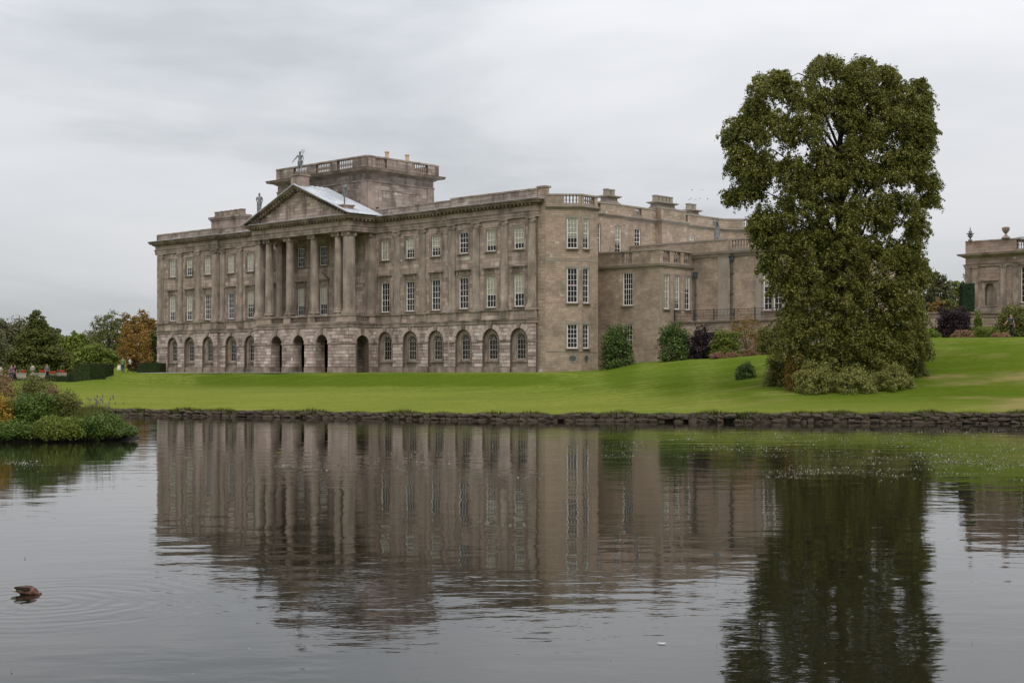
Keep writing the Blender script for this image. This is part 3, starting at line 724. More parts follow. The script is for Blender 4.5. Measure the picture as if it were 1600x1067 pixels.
# corner pier, rough coursed stone
rect_wall(Fr(57.35, -.10), 0, .82, ZB, 17.7, (), 'pier', .30, .5, .03, .014, .01, jit=.02)
rect_wall(Fr(58.17, -.10, 0, 1), 0, .5, ZB, 17.7, (), 'pier', .30, .5, .03, .014, .01)
T.box(Fr(57.35, -.10), -.06, .9, -.7, .10, 17.7, 17.86)

# ---- portico
AR = [(25.95, .88, 4.92, 1.7), (29.42, .90, 4.92, 1.7), (32.95, .90, 4.92, 1.7)]
rustic_wall(fF, 22.3, 36.8, ZB, 6.43, AR, 0, 1.05)
fE = Fr(36.8, -3.4, 0, 1); fW = Fr(22.3, 0, 0, -1)
rustic_wall(fE, 0, 3.4, ZB, 6.43, [(1.65, .80, 4.92, 1.7)], 0, .7)
rustic_wall(fW, 0, 3.4, ZB, 6.43, [(1.75, .80, 4.92, 1.7)], 0, .7)
for (uc, r, zs, zb) in AR:      # coursed jambs inside the deep arches
    for sgn in (-1, 1):
        fj = Fr(uc-r, -3.4, 0, 1) if sgn < 0 else Fr(uc+r, -2.35, 0, -1)
        blocks(S('rustic'), fj, .02, 1.04, 2.75, 4.88, Cut(), .305, .55, 0, .03, .03, .012, .005)
        T.box(fj, 0, 1.05, -.05, .07, 4.9, 5.06); T.box(fj, 0, 1.05, -.05, .06, 1.7, 2.73)
rect_wall(Fr(22.3, 0), 0, 14.5, ZB, 6.83, [(2.2, 4.4, 1.8, 5.4), (6.1, 8.2, 1.8, 5.4), (9.6, 11.7, 1.8, 5.4)], 'rustic', .31, .8, .04, .03, .018)
T.box(Fr(22.3, 0), .1, 14.4, -.05, 3.3, 6.46, 6.80)     # gallery floor
T.box(Fr(22.3, 0), .4, 14.1, -.35, 3.25, 1.6, 2.22)
PF = Fr(0, -3.28)
def pedestal(u0, u1, fr=PF, d0=-.75): 
    S('ashlar').box(fr, u0, u1, d0, .10, 6.87, 7.50); T.box(fr, u0-.05, u1+.05, d0-.03, .18, 7.50, 7.66); T.box(fr, u0-.03, u1+.03, d0-.02, .15, 6.86, 6.98)
for a, b in ((22.25, 25.0), (27.0, 28.1), (30.75, 31.75), (34.1, 36.85)): pedestal(a, b)
for a, b in ((25.0, 27.0), (28.1, 30.75), (31.75, 34.1)):
    T.box(PF, a, b, -.35, .08, 6.86, 6.98); balusters(PF, a+.1, b-.1, 6.98, 7.50, -.14, pitch=.25); T.box(PF, a, b, -.40, .12, 7.5, 7.655)
for x0, dr in ((36.8, 1), (22.3, -1)):
    f_ = Fr(x0-.12*dr, -3.4 if dr > 0 else 0, 0, dr)
    a0, a1 = (.8, 2.6) if dr > 0 else (.8, 2.6)
    T.box(f_, a0, a1, -.35, .08, 6.86, 6.98); balusters(f_, a0+.1, a1-.1, 6.98, 7.5, -.14, pitch=.25); T.box(f_, a0, a1, -.4, .12, 7.5, 7.655)
    S('ashlar').box(f_, 2.6, 3.4, -.7, .1, 6.87, 7.5) if dr > 0 else S('ashlar').box(f_, 0, .8, -.7, .1, 6.87, 7.5)
    T.box(f_, 2.6, 3.4, -.73, .18, 7.5, 7.66) if dr > 0 else T.box(f_, 0, .8, -.73, .18, 7.5, 7.66)
def column(x, y):
    b = MB(); b.lathe(x, y, [(.60,7.66),(.60,7.80)], 4); 
    b.lathe(x, y, [(.50,7.80),(.55,7.84),(.55,7.92),(.48,7.97),(.46,8.03),(.50,8.07),(.50,8.12),(.44,8.17)], 20)
    n = 9; zz = np.linspace(8.17, 14.82, n+1)
    for i in range(n):
        f = lambda z: .43-.065*((z-8.17)/6.65)**1.8
        b.lathe(x, y, [(f(zz[i])-.006, zz[i]), (f(zz[i]), zz[i]+.012), (f((zz[i]+zz[i+1])/2), (zz[i]+zz[i+1])/2), (f(zz[i+1]), zz[i+1]-.012), (f(zz[i+1])-.006, zz[i+1])], 20)
    o = b.build('column', 'column', H)
    for p in o.data.polygons: p.use_smooth = False
    c = MB(); c.lathe(x, y, [(.37,14.82),(.42,14.88),(.38,14.93),(.45,15.02),(.48,15.12)], 16); c.lathe(x, y, [(.70,15.18),(.74,15.30)], 4)
    for sx in (-1, 1):
        for sy in (-1, 1):
            cx_, cy_ = x+sx*.40, y+sy*.40; ang = math.atan2(sy, sx); dv = Vector((math.cos(ang+math.pi/2), math.sin(ang+math.pi/2), 0))
            p = Vector((cx_, cy_, 15.03)); c.tube([p-dv*.09, p+dv*.09], .15, 9)
    c.build('capital', 'trim', o)
def pillar(x, y, w=.80, name='pillar'):
    b = MB(); q = w/2*1.4142
    b.lathe(x, y, [(q+.16,7.66),(q+.16,7.82),(q+.1,7.84),(q+.1,7.95),(q+.04,8.0),(q+.04,8.1),(q,8.14)], 4)
    n = 9; zz = np.linspace(8.14, 14.82, n+1)
    for i in range(n): b.lathe(x, y, [(q-.004, zz[i]), (q, zz[i]+.01), (q-.01, zz[i+1]-.01), (q-.014, zz[i+1])], 4)
    o = b.build(name, 'column', H)
    c = MB(); c.lathe(x, y, [(q,14.82),(q+.05,14.88),(q-.02,14.93),(q+.03,15.16)], 4); c.lathe(x, y, [(q+.12,15.18),(q+.16,15.30)], 4)
    for sx in (-1, 1):
        for sy in (-1, 1):
            p = Vector((x+sx*.42, y+sy*.42, 15.03)); ang = math.atan2(sy, sx); dv = Vector((math.cos(ang+math.pi/2), math.sin(ang+math.pi/2), 0)); c.tube([p-dv*.09, p+dv*.09], .15, 9)
    c.build('capital', 'trim', o)
pillar(22.75, -2.95); pillar(36.33, -2.95)
for u in (24.2, 27.5, 31.25, 34.85): column(u, -2.93)
pillar(22.75, -.25); pillar(36.33, -.25)
T.box(Fr(22.3, 0), .1, 14.4, -.05, 3.3, 15.32, 15.5)       # portico ceiling
# pediment
ZC = 16.80; AX = 29.55; HS = 8.02; AP = 20.05
sl = (AP-ZC)/HS
pd = MB()
ty = [(AX-HS+.6, ZC), (AX+HS-.6, ZC), (AX, AP-.28)]
pd.prism(fF, ty, -.35, .05); pd.build('tympanum', 'joint', H)
tb = S('ashlar'); n = 9; hh = (AP-.5-ZC)/n
for i in range(n):
    za = ZC+i*hh; hw = (HS-.9)-(za+hh/2-ZC)/sl; u = AX-hw; 
    while u < AX+hw-.1:
        w = min(BS.uniform(.7, 1.3), AX+hw-u)
        zb_ = za+hh-.014
        tb.block(fF, u+.007, u+w-.007, za+.007, min(zb_, ZC+(HS-.45-abs(u+w/2-AX))*sl), .05, .065+BS.uniform(0, .006), .004); u += w
rk = MB(); rd = MB()
for s_ in (-1, 1):
    def pt(q, off): return (AX+s_*(HS-q), ZC+q*sl+off)
    for (o0, o1, d1) in ((-.50, -.30, .18), (-.30, -.16, .30), (-.16, .02, .66), (.02, .10, .76)):
        P = [pt(0, o0), pt(HS, o0), pt(HS, o1), pt(0, o1)] if s_ < 0 else [pt(0, o0), pt(0, o1), pt(HS, o1), pt(HS, o0)][::1]
        P = [(u, max(z, ZC+.005)) for u, z in P]
        rk.prism(fF, P if s_ < 0 else P[::-1], -.2, d1)
    for i in range(1, 19):
        q = i*HS/19.0; u, z = pt(q, -.29); e_ = .08*sl*-s_
        rd.prism(fF, [(u-.08, z-.10-e_), (u+.08, z-.10+e_), (u+.08, z+.12+e_), (u-.08, z+.12-e_)], .18, .58)
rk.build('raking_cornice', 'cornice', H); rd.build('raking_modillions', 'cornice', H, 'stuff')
lr = MB()
for s_ in (-1, 1):
    a = (AX+s_*(HS+.12), ZC+.07); b = (AX, AP+.12)
    P = [a, b, (b[0], b[1]+.06), (a[0], a[1]+.06)]; lr.prism(fF, P if s_ < 0 else P[::-1], -3.5, .80)
    for i in range(8):
        dd = -3.3+i*.56
        P2 = [(a[0], a[1]+.05), b, (b[0], b[1]+.11), (a[0], a[1]+.11)]
        lr.prism(fF, P2 if s_ < 0 else P2[::-1], dd, dd+.05)
lr.build('lead_roof', 'lead', H)
gb = MB(); gb.prism(Fr(0, .1), [(AX-HS, ZC), (AX+HS, ZC), (AX, AP+.05)], -.1, .0); gb.build('gable_back', 'trim', H)
fl = MB()
for pth in (entp[:5], entp[7:]): fl.sweep(pth, [(-.3, 16.85), (.70, 16.775), (.775, 16.77), (.775, 16.80), (-.3, 16.90)])
fl.sweep([(22.3, -3.4), (36.8, -3.4)], [(.0, 16.82), (.70, 16.775), (.775, 16.77), (.775, 16.80), (.0, 16.87)])
fl.build('lead_flashing', 'lead', H)
# acroterion plinths
pl = {}
for nm, px, x, y, ztop in (('c', 0, 29.5, -3.3, 21.15), ('l', 0, 22.9, -3.2, 17.65), ('r', 0, 36.1, -3.2, 17.75)):
    b = MB(); w = .62 if nm == 'c' else .55; b.box(Fr(x, y), -w, w, -w, w, (19.75 if nm == 'c' else 16.9), ztop-.12); b.box(Fr(x, y), -w-.1, w+.1, -w-.1, w+.1, ztop-.12, ztop)
    b.build('statue_plinth', 'trim', H); pl[nm] = (x, y, ztop)

# ---- attic tower
ty0 = .6; tx0, tx1 = xl(434, ty0), xl(573.5, ty0); ty1 = yl(677, tx1); ztc = 21.3; ztt = 22.95
fT = Fr(0, ty0); fTE = Fr(tx1, ty0, 0, 1)
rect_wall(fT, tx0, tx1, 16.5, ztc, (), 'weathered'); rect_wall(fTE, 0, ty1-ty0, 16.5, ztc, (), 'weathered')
for fr, a, b in ((fT, tx0, tx1), (fTE, 0, ty1-ty0)):
    for u in (a+.45, b-.45): T.box(fr, u-.45, u+.45, -.02, .10, 16.5, 20.5)
    T.box(fr, a-.06, b+.06, -.02, .15, 20.5, 20.62)
for fr, a, b in ((fT, tx1-5.6, tx1-1.5), (fTE, 1.4, ty1-ty0-1.6)):   # framed panels
    T.box(fr, a, b, -.02, .07, 19.75, 19.86); T.box(fr, a, b, -.02, .07, 17.5, 17.6); T.box(fr, a, a+.1, -.02, .068, 17.6, 19.75); T.box(fr, b-.1, b, -.02, .068, 17.6, 19.75)
tp = [(tx0, ty1), (tx0, ty0), (tx1, ty0), (tx1, ty1)]
E.sweep(tp, [(-.3, 21.25), (.12, 21.25), (.25, 21.36), (.50, 21.42), (.82, 21.48), (.86, 21.62), (.92, 21.72), (-.3, 21.80)], True)
def u_s(p, y=ty0): return xl(p, y)
parapet(Fr(0, ty0-.12), tx0-.1, tx1+.1, 21.75, ztt, [(u_s(460), u_s(480)), (u_s(495), u_s(516)), (u_s(528), u_s(552))])
fTE2 = Fr(tx1+.12, ty0, 0, 1)
def u_e(p, x=tx1): return yl(p, x)-ty0
parapet(fTE2, .05, ty1-ty0+.1, 21.75, ztt, [(u_e(585), u_e(603)), (u_e(646), u_e(667))])
parapet(Fr(0, ty1+.4, 1, 0), tx0, tx1, 21.75, ztt, []); parapet(Fr(tx0+.25, ty0, 0, 1), .2, ty1-ty0, 21.75, ztt, [])
rb = MB(); rb.box(fT, tx0+.1, tx1-.1, -(ty1-ty0)+.1, -.1, 21.6, 21.76); rb.box(fT, tx0, tx0+.3, -(ty1-ty0), -.3, 16.5, 21.6); rb.build('tower_roof', 'lead', H)
T.box(fTE, 1.0, 1.55, -.02, .05, 17.45, 18.2) ; S('darkbits').box(fTE, 1.1, 1.45, .0, .06, 17.5, 18.1)
# chimneys
def chimney(x0, x1, y0, y1, zb, zt, pots, nrow, mk='coursed', pm_='pot', pw=.22, waist=0.0):
    b = MB(); f = Fr(0, 0)
    def bx(g, a, c): b.lathe((x0+x1)/2, (y0+y1)/2, [(0,0)], 3) if 0 else b.box(Fr(0, y0-g), x0-g, x1+g, -(y1-y0)-2*g, 0, a, c)
    h = zt-zb-pots
    bx(.0, zb, zb+h*.12); bx(.12, zb+h*.12, zb+h*.2); bx(.0, zb+h*.2, zb+h*.34) 
    if waist:
        for i in range(5): bx(waist*((4-i)/4)**2*.9-.05, zb+h*(.34+.08*i), zb+h*(.42+.08*i)-.004)
        bx(-.05, zb+h*.74, zb+h*.84)
    else: bx(0, zb+h*.34, zb+h*.84)
    bx(.12, zb+h*.84, zb+h*.91); bx(.24, zb+h*.91, zb+h)
    o = b.build('chimney', mk if mk in M else 'trim', H)
    n = nrow
    for i in range(n):
        u = x0+(i+.5)*(x1-x0)/n if x1-x0 > y1-y0 else (x0+x1)/2; v_ = (y0+y1)/2 if x1-x0 > y1-y0 else y0+(i+.5)*(y1-y0)/n
        c = MB(); c.lathe(u, v_, [(pw*1.15, 0), (pw*1.15, .08), (pw, .1), (pw*.92, pots-.12), (pw*1.1, pots-.1), (pw*1.1, pots)], 4 if pm_ != 'pot' else 10, zt-pots); c.build('chimney_pot', pm_, o)
x0c, x1c = xl(336, 3), xl(382, 3)
chimney(x0c, x1c, 2.5, 3.6, 16.6, Zp(332, x0c, 3), .62, 6, 'trim', 'trim', .36)
# slab with two clay pots on the tower roof
cy = 3.2; xa, xb = xl(604, cy)-.9, xl(604, cy)+.9
ya = yl(597, tx1-1.3); yb = yl(640, tx1-1.3)
b = MB(); b.box(Fr(tx1-1.3, ya, 0, 1), 0, yb-ya, -1.0, 0, 21.7, Zp(248.5, tx1-1.3, ya+.5)); b.box(Fr(tx1-1.3, ya, 0, 1), -.1, yb-ya+.1, -1.1, .1, Zp(248.5, tx1-1.3, ya+.5), Zp(248.5, tx1-1.3, ya+.5)+.12); cb = b.build('chimney', 'trim', H)
for p in (604.5, 636):
    yy = yl(p, tx1-1.8); c = MB(); zz0 = Zp(248.5, tx1-1.3, ya+.5)+.1; c.lathe(tx1-1.8, yy, [(.22, 0), (.2, .1), (.19, .6), (.25, .62), (.25, .72)], 10, zz0); c.build('chimney_pot', 'pot', cb)

# ---- canted bay on the east corner
EX = 58.17; q = 3.0*.7071
def canted(y0, L2, full, wins):
    f1 = Fr(EX, y0, 1, 1); f2 = Fr(EX+q, y0+q, 0, 1); f3 = Fr(EX+q, y0+q+L2, -1, 1)
    zt_ = 15.9
    for i, (fr, ln) in enumerate(((f1, 3.0), (f2, L2), (f3, 3.0))):
        uc, w = wins[i]
        ops = [(uc-w/2, uc+w/2, a, b_) for a, b_ in ((12.62, 15.18), (8.08, 11.0), (4.3, 6.32))] if w else []
        rect_wall(fr, 0, ln, ZB, zt_, ops, 'coursed', .17, .42, .014, .012, .005, jit=.010)
        if w:
            window(fr, uc, 12.62, 15.18, w, 3 if w > .85 else 2, 6, .62, rec=.08); window(fr, uc, 8.08, 11.0, w, 3 if w > .85 else 2, 6, 0, rec=.08, curtain=full); window(fr, uc, 4.3, 6.32, w, 3 if w > .85 else 2, 5, 0, rec=.08)
            for a, b_ in ((12.62, 15.18), (8.08, 11.0), (4.3, 6.32)):
                T2 = S('ctrim'); T2.box(fr, uc-w/2-.14, uc-w/2, -.02, .035, a-.1, b_+.2); T2.box(fr, uc+w/2, uc+w/2+.14, -.02, .035, a-.1, b_+.2); T2.box(fr, uc-w/2, uc+w/2, -.02, .035, b_, b_+.2)
            if i < 2 and full:
                m_ = MB(); P = [(uc+.02+(.30*math.cos(a) if i == 0 else .26*math.cos(a)), 3.45+.26*math.sin(a)) for a in np.linspace(0, 2*math.pi, 17)[:-1]]
                P2 = [(uc+.02+(p[0]-uc-.02)*1.35, 3.45+(p[1]-3.45)*1.35) for p in P]
                for k_ in range(16): m_.prism(fr, [P[k_], P[(k_+1) % 16], P2[(k_+1) % 16], P2[k_]][::-1], -.01, .05)
                ow = m_.build('oval_window', 'ctrim' if 'ctrim' in M else 'trim', H)
                m_ = MB(); m_.prism(fr, P, .0, .028); m_.build('pane', 'ovalglass', ow)
    return f1, f2, f3
M['ctrim'] = mat('bay_trim', [(.24,.20,.155),(.31,.265,.21),(.36,.31,.25)], 1.2, bump=.2, bscale=10, stain=((.14,.12,.095), .6), sscale=.6)
M['ovalglass'] = mat('dull_glass', [(.05,.06,.05),(.09,.10,.085)], 3, rough=.1, spec=.5)
f1, f2, f3 = canted(0.0, 2.1, True, [(2.22, .90), (.55, .78), (1.5, .9)])
bp1 = [(EX, 0), (EX+q, q), (EX+q, q+2.1), (EX, 2*q+2.1)]
CT = S('ctrim')
corE = [(-.3, 15.88), (.05, 15.88), (.12, 15.98), (.20, 16.04), (.26, 16.08), (.26, 16.18), (-.3, 16.24)]
y2 = yl(1130, EX)
bp2 = [(EX, y2), (EX+q, y2+q), (EX+q, y2+q+3.6), (EX, y2+2*q+3.6), (EX, 42)]
chy0, chy1 = yl(1024, EX), yl(1063, EX)
ep = bp1+[(EX, chy0-.02), (EX+.7, chy0-.02), (EX+.7, chy1), (EX, chy1)]+bp2
CT.sweep(ep, corE)
CT.sweep(ep[:5], [(-.2, 11.55), (.03, 11.55), (.03, 11.8), (-.2, 11.8)]); CT.sweep(bp1, [(-.2, 4.0), (.05, 4.0), (.05, 4.12), (-.2, 4.12)])
parapet(f1, .0, 2.98, 16.22, 17.18, [(1.55, 2.75)], 'coursed', d=-.02, mk=CT); parapet(f2, .02, 2.08, 16.22, 17.18, [(.3, 1.7)], 'coursed', d=-.02, mk=CT); parapet(f3, 0, 3, 16.22, 17.18, [], 'coursed', d=-.02, mk=CT)
# east wall
fEW = Fr(EX, 0, 0, 1); ye = 2*q+2.1
ew = [yl(933, EX), yl(965.5, EX), yl(996, EX), yl(1070, EX)+1.0]
ops = [(u-.43, u+.43, 12.75, 15.2) for u in ew]
rect_wall(fEW, ye, y2, ZB, 15.9, ops, 'coursed', .17, .42, .014, .012, .005, jit=.010)
for i, u in enumerate(ew): window(fEW, u, 12.75, 15.2, .86, 2, 6, (0, .6, 0, .5)[i], rec=.1)
rect_wall(Fr(EX+.7, chy0, 0, 1), 0, chy1-chy0, 8, 15.9, (), 'coursed', .17, .42, .014, .012, .005)
rect_wall(Fr(EX, chy0), 0, .7, 8, 15.9, (), 'coursed', .17, .42, .014, .012, .005)
parapet(fEW, ye, chy0, 16.22, 17.15, [(yl(928, EX)+.1, yl(938, EX)), (yl(993, EX), yl(1002, EX))], 'coursed', mk=CT)
parapet(Fr(EX+.6, 0, 0, 1), chy0, chy1, 16.22, 17.3, [], 'coursed', thick=1.0, mk=CT)
parapet(fEW, chy1, y2, 16.22, 17.15, [(yl(1066, EX), yl(1074, EX)), (yl(1113, EX), yl(1117, EX)+.6)], 'coursed', mk=CT)
g1, g2, g3 = canted(y2, 3.6, False, [(1.5, 0), (1.8, 0), (1.5, 0)])
parapet(g1, 0, 2.98, 16.22, 17.15, [(1.9, 2.7)], 'coursed', mk=CT); parapet(g2, 0, 3.6, 16.22, 17.15, [(.4, 2.8)], 'coursed', mk=CT)
# chimneys along the east side
for pa, pb, pt_, nr in ((949, 972, 294, 2), (1027, 1055, 304, 5), (1078, 1097, 317, 2)):
    xx = EX-1.0 if nr != 5 else EX+.1
    ya_, yb_ = yl(pa, xx), yl(pb, xx); 
    if nr == 2: yb_ = ya_+1.5*1.0
    chimney(xx-.9, xx, ya_, yb_, 16.9, Zp(pt_, xx, ya_), .62, nr, 'ctrim', 'ctrim', .30, .28)
# ---- lower east wing
ay = 6.5; ax1 = xl(1030, ay); fA = Fr(EX, ay); LA = ax1-EX
by1 = yl(1082, ax1); fB = Fr(ax1, ay, 0, 1); LB = by1-ay
def uA(p): return xl(p, ay)-EX
def uB(p): return yl(p, ax1)-ay
wa = (uA(973.7)+uA(987.5))/2
opsA = [(wa-.55, wa+.55, 7.95, 10.75), (wa+.0-.5, wa+.5, 4.2, 6.3)]
rect_wall(fA, 0, LA, ZB, 11.1, opsA, 'coursed', .17, .42, .014, .012, .005, jit=.010)
window(fA, wa, 7.95, 10.75, 1.1, 4, 6, 0, rec=.08); window(fA, wa, 4.2, 6.3, 1.0, 3, 5, 0, rec=.08)
wb = [(uB(1036)+uB(1045.5))/2, (uB(1053)+uB(1061.7))/2, (uB(1069.5)+uB(1077.5))/2]
opsB = [(u-.38, u+.38, 7.6, 10.5) for u in wb]
rect_wall(fB, 0, LB, ZB, 11.1, opsB, 'coursed', .17, .42, .014, .012, .005, jit=.010)
for i, u in enumerate(wb):
    window(fB, u, 7.6, 10.5, .76, 2, 6, (1, .75, .4)[i], rec=.08)
    for s_ in (-1, 1): CT.box(fB, u+s_*.46-.08, u+s_*.46+.08, -.02, .04, 7.5, 10.66)
    CT.box(fB, u-.38, u+.38, -.02, .04, 10.5, 10.66)
CT.box(fB, 0.0, .28, -.02, .05, ZB, 11.1)
ap = [(EX, ay), (ax1, ay), (ax1, by1)]
zA = Zp(388, ax1, ay)
CT.sweep(ap, [(-.3, 11.05), (.04, 11.05), (.10, 11.15), (.20, 11.2), (.24, 11.34), (-.3, 11.42)])
parapet(fA, 0, LA, 11.4, zA, [(uA(970.5), uA(987))], 'coursed', mk=CT); parapet(fB, 0.02, LB, 11.4, zA, [(uB(1035), uB(1046)), (uB(1052), uB(1063)), (uB(1068), uB(1078))], 'coursed', mk=CT)
# taller block behind, reaching east behind the big tree
cx0 = xl(985, by1); cx1 = xl(1137, by1); fC = Fr(0, by1); dy = by1+.45; fD = Fr(0, dy)
zC = Zp(373.5, xl(1124, by1), by1); cx2 = 80.0
rect_wall(fC, ax1-.2, cx1, 6.0, 12.1, (), 'coursed', .17, .42, .014, .012, .005, jit=.012)
rect_wall(Fr(cx1, by1, 0, 1), 0, .5, 6.0, 12.1, (), 'coursed', .17, .42)
wd = [(xl(1194, dy)+xl(1204, dy))/2, (xl(1210, dy)+xl(1220, dy))/2, xl(1250, dy)]
opsD = [(u-.42, u+.42, 7.4, 10.9) for u in wd]
rect_wall(fD, cx1-.1, cx2, 6.0, 12.1, opsD, 'coursed', .17, .42, .014, .012, .005, jit=.012)
for i, u in enumerate(wd):
    window(fD, u, 7.4, 10.9, .84, 2, 7, (.45, .4, .4)[i], rec=.08)
    for s_ in (-1, 1): CT.box(fD, u+s_*.5-.08, u+s_*.5+.08, -.02, .05, 7.3, 11.1)
    CT.box(fD, u-.42, u+.42, -.02, .05, 10.9, 11.1)
CT.box(fC, cx1-.95, cx1+.02, -.02, .10, 6.0, 12.1); CT.box(fD, xl(1181, dy), xl(1190, dy), -.02, .12, 6.0, 12.1)
cp = [(cx0, by1), (cx1, by1), (cx1, dy), (cx2, dy)]
CT.sweep(cp, [(-.3, 12.05), (.12, 12.05), (.16, 12.2), (.30, 12.28), (.36, 12.42), (-.3, 12.52)])
parapet(fC, cx0, cx1, 12.5, zC, [], 'coursed', mk=CT); parapet(fD, cx1-.05, cx2, 12.5, zC, [(xl(1140, dy), xl(1172, dy)), (xl(1195, dy), xl(1225, dy))], 'coursed', mk=CT)
rect_wall(Fr(cx2, dy, 0, 1), 0, 12, 4, 12.1, (), 'coursed', .3, .6)
# rain pipes
def rainpipe(fr, u, z0, z1, dd=.16):
    m_ = MB(); m_.tube([fr(u, dd, z0), fr(u, dd, z1)], .065, 8)
    for z in np.arange(z0+.8, z1-.2, 1.7): m_.box(fr, u-.11, u+.11, .0, dd+.09, z, z+.08)
    m_.box(fr, u-.10, u+.10, .02, .26, z1, z1+.12); m_.box(fr, u-.17, u+.17, .02, .30, z1+.12, z1+.42); m_.box(fr, u-.20, u+.20, .02, .34, z1+.42, z1+.50)
    m_.build('rainwater_pipe', 'pipe', H)
rainpipe(fC, xl(1085.5, by1-.2), 6.4, 10.35); rainpipe(fD, xl(1141.5, dy-.2)+.05, 6.4, 11.6)
# roofs and dark rooms
rf = MB(); rf.box(Fr(0, .4), .3, EX-.2, -38, 0, 16.5, 16.62); rf.box(Fr(0, q), EX-.3, EX+q-.2, -2.0, 0, 16.2, 16.3); rf.box(Fr(0, ay+.3), EX, ax1-.3, -4.5, 0, 11.3, 11.4); rf.box(Fr(0, by1+.5), EX, cx2-.3, -12, 0, 12.3, 12.42)
rf.box(Fr(0, y2+q), EX-.3, EX+q-.2, -3.4, 0, 16.2, 16.3)
rf.build('flat_roof', 'lead', H)
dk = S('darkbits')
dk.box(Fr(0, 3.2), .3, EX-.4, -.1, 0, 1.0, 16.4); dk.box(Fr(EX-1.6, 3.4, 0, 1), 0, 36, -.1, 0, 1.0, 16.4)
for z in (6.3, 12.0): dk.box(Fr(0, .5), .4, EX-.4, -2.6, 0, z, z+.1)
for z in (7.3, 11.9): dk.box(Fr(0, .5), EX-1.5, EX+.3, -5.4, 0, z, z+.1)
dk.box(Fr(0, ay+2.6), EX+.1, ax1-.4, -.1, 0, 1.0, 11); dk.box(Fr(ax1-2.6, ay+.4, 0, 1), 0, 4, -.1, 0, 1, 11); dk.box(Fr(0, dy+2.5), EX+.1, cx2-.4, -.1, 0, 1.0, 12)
# lit strip lamps seen through two of the ground floor windows
for b_ in (41.5, 44.9):
    m_ = MB(); m_.box(fS, b_+.02, b_+.55, -1.25, -1.15, 4.58, 4.68); m_.build('ceiling_lamp', 'lamp', H)
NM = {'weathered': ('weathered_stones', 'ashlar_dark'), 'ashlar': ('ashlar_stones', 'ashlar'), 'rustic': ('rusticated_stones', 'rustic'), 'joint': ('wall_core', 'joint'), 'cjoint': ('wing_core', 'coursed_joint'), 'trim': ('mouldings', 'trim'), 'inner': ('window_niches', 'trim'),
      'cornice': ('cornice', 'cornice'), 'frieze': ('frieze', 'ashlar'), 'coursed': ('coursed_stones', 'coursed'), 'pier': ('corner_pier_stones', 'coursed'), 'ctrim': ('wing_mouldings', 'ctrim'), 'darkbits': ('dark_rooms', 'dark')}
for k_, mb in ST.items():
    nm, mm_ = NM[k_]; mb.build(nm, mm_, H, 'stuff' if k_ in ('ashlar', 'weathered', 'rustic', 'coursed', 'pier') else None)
    print(nm, len(mb.f))
ST.clear()
# ------------------------------------------------------------ foliage
def leaves(c, r, n, size, up=.35, aspect=.62, squash=(1,1,1), shell=.5, droop=0):
    """diamond leaves spread in the clump balls (c: centres, r: radii, n: leaves each) -> verts"""
    c = np.repeat(np.asarray(c), n, axis=0); r = np.repeat(np.asarray(r), n)
    m = len(c); d = RNG.normal(size=(m, 3)); d /= np.linalg.norm(d, axis=1)[:, None]
    rad = RNG.random(m)**shell
    off = d*rad[:, None]*np.asarray(squash)
    p = c+off*r[:, None]
    if droop: p[:, 2] -= droop*r*(off[:, 0]**2+off[:, 1]**2)
    nrm = d+RNG.normal(scale=.7, size=(m, 3)); nrm[:, 2] += up; nrm /= np.linalg.norm(nrm, axis=1)[:, None]
    t = np.cross(nrm, RNG.normal(size=(m, 3))); t /= np.linalg.norm(t, axis=1)[:, None]; b = np.cross(nrm, t)
    s = size*RNG.uniform(.6, 1.25, m)[:, None]
    v = np.stack([p-t*s*.5, p+b*s*.5*aspect, p+t*s*.5, p-b*s*.5*aspect], 1)
    return v.reshape(-1, 3)
def dome_pts(n, sx, sy, h, rr=(.75, 1.0), low=-.05, rnd=None):
    """clump centres on an uneven dome standing on the ground"""
    rnd = rnd or random; P = []
    ph = [rnd.uniform(0, 6.28) for _ in range(6)]
    for i in range(n):
        a = rnd.uniform(0, 2*math.pi); e = math.asin(min(1, max(0, rnd.random()))) 
        k = rnd.uniform(*rr)*(1+.10*math.sin(3*a+ph[0])+.07*math.sin(5*a+4*e+ph[1])+.06*math.sin(7*e+ph[2]))
        P.append((sx*k*math.cos(a)*math.cos(e)**.65, sy*k*math.sin(a)*math.cos(e)**.65, h*k*math.sin(e)))
    return P
def plant(name, label, cat, X, Y, w, h, m, size=.09, nc=None, nl=60, cr=None, group=None, z=None, dep=None, stem=True, core=True, skew=0):
    rnd = random.Random(int(abs(X*31+Y*17)*10)); z0 = gz(X, Y) if z is None else z
    e = empty(name, (X, Y, z0-.05), 0, label, cat, group)
    dep = dep or w*.9; nc = nc or int(40+w*h*14); cr = cr or .13*(w+h)/2+.12
    P = dome_pts(nc, w/2-cr*.45, dep/2-cr*.45, h-cr*.55, rnd=rnd)
    P = [(p[0]+skew*p[2]/h, p[1], max(cr*.3, p[2])) for p in P]; P = [(p[0], p[1], p[2]) for p in P]
    rs = [cr*rnd.uniform(.6, 1.25) for _ in P]
    v = leaves(P, rs, nl, size, squash=(1, 1, .8))
    mesh_np('foliage', v, 4, m, e)
    if stem:
        mb = MB()
        for i in range(5):
            p = rnd.choice(P); mb.tube([(rnd.uniform(-.1,.1), rnd.uniform(-.1,.1), -.1), (p[0]*.3, p[1]*.3, p[2]*.45), (p[0]*.85, p[1]*.85, p[2]*.9)], [.05, .035, .015], 5)
        mb.build('stem', 'bark', e)
    return e
def at(px, Y): return kx(px)*Y
def shrub_px(name, label, cat, x0, x1, ytop, Y, m, **kw):
    X = at((x0+x1)/2, Y); w = (x1-x0)*Y/F; zg = kw.get('z') or gz(X, Y); h = zp(ytop, Y)-zg
    return plant(name, label, cat, X, Y, w, max(.25, h), m, **kw)
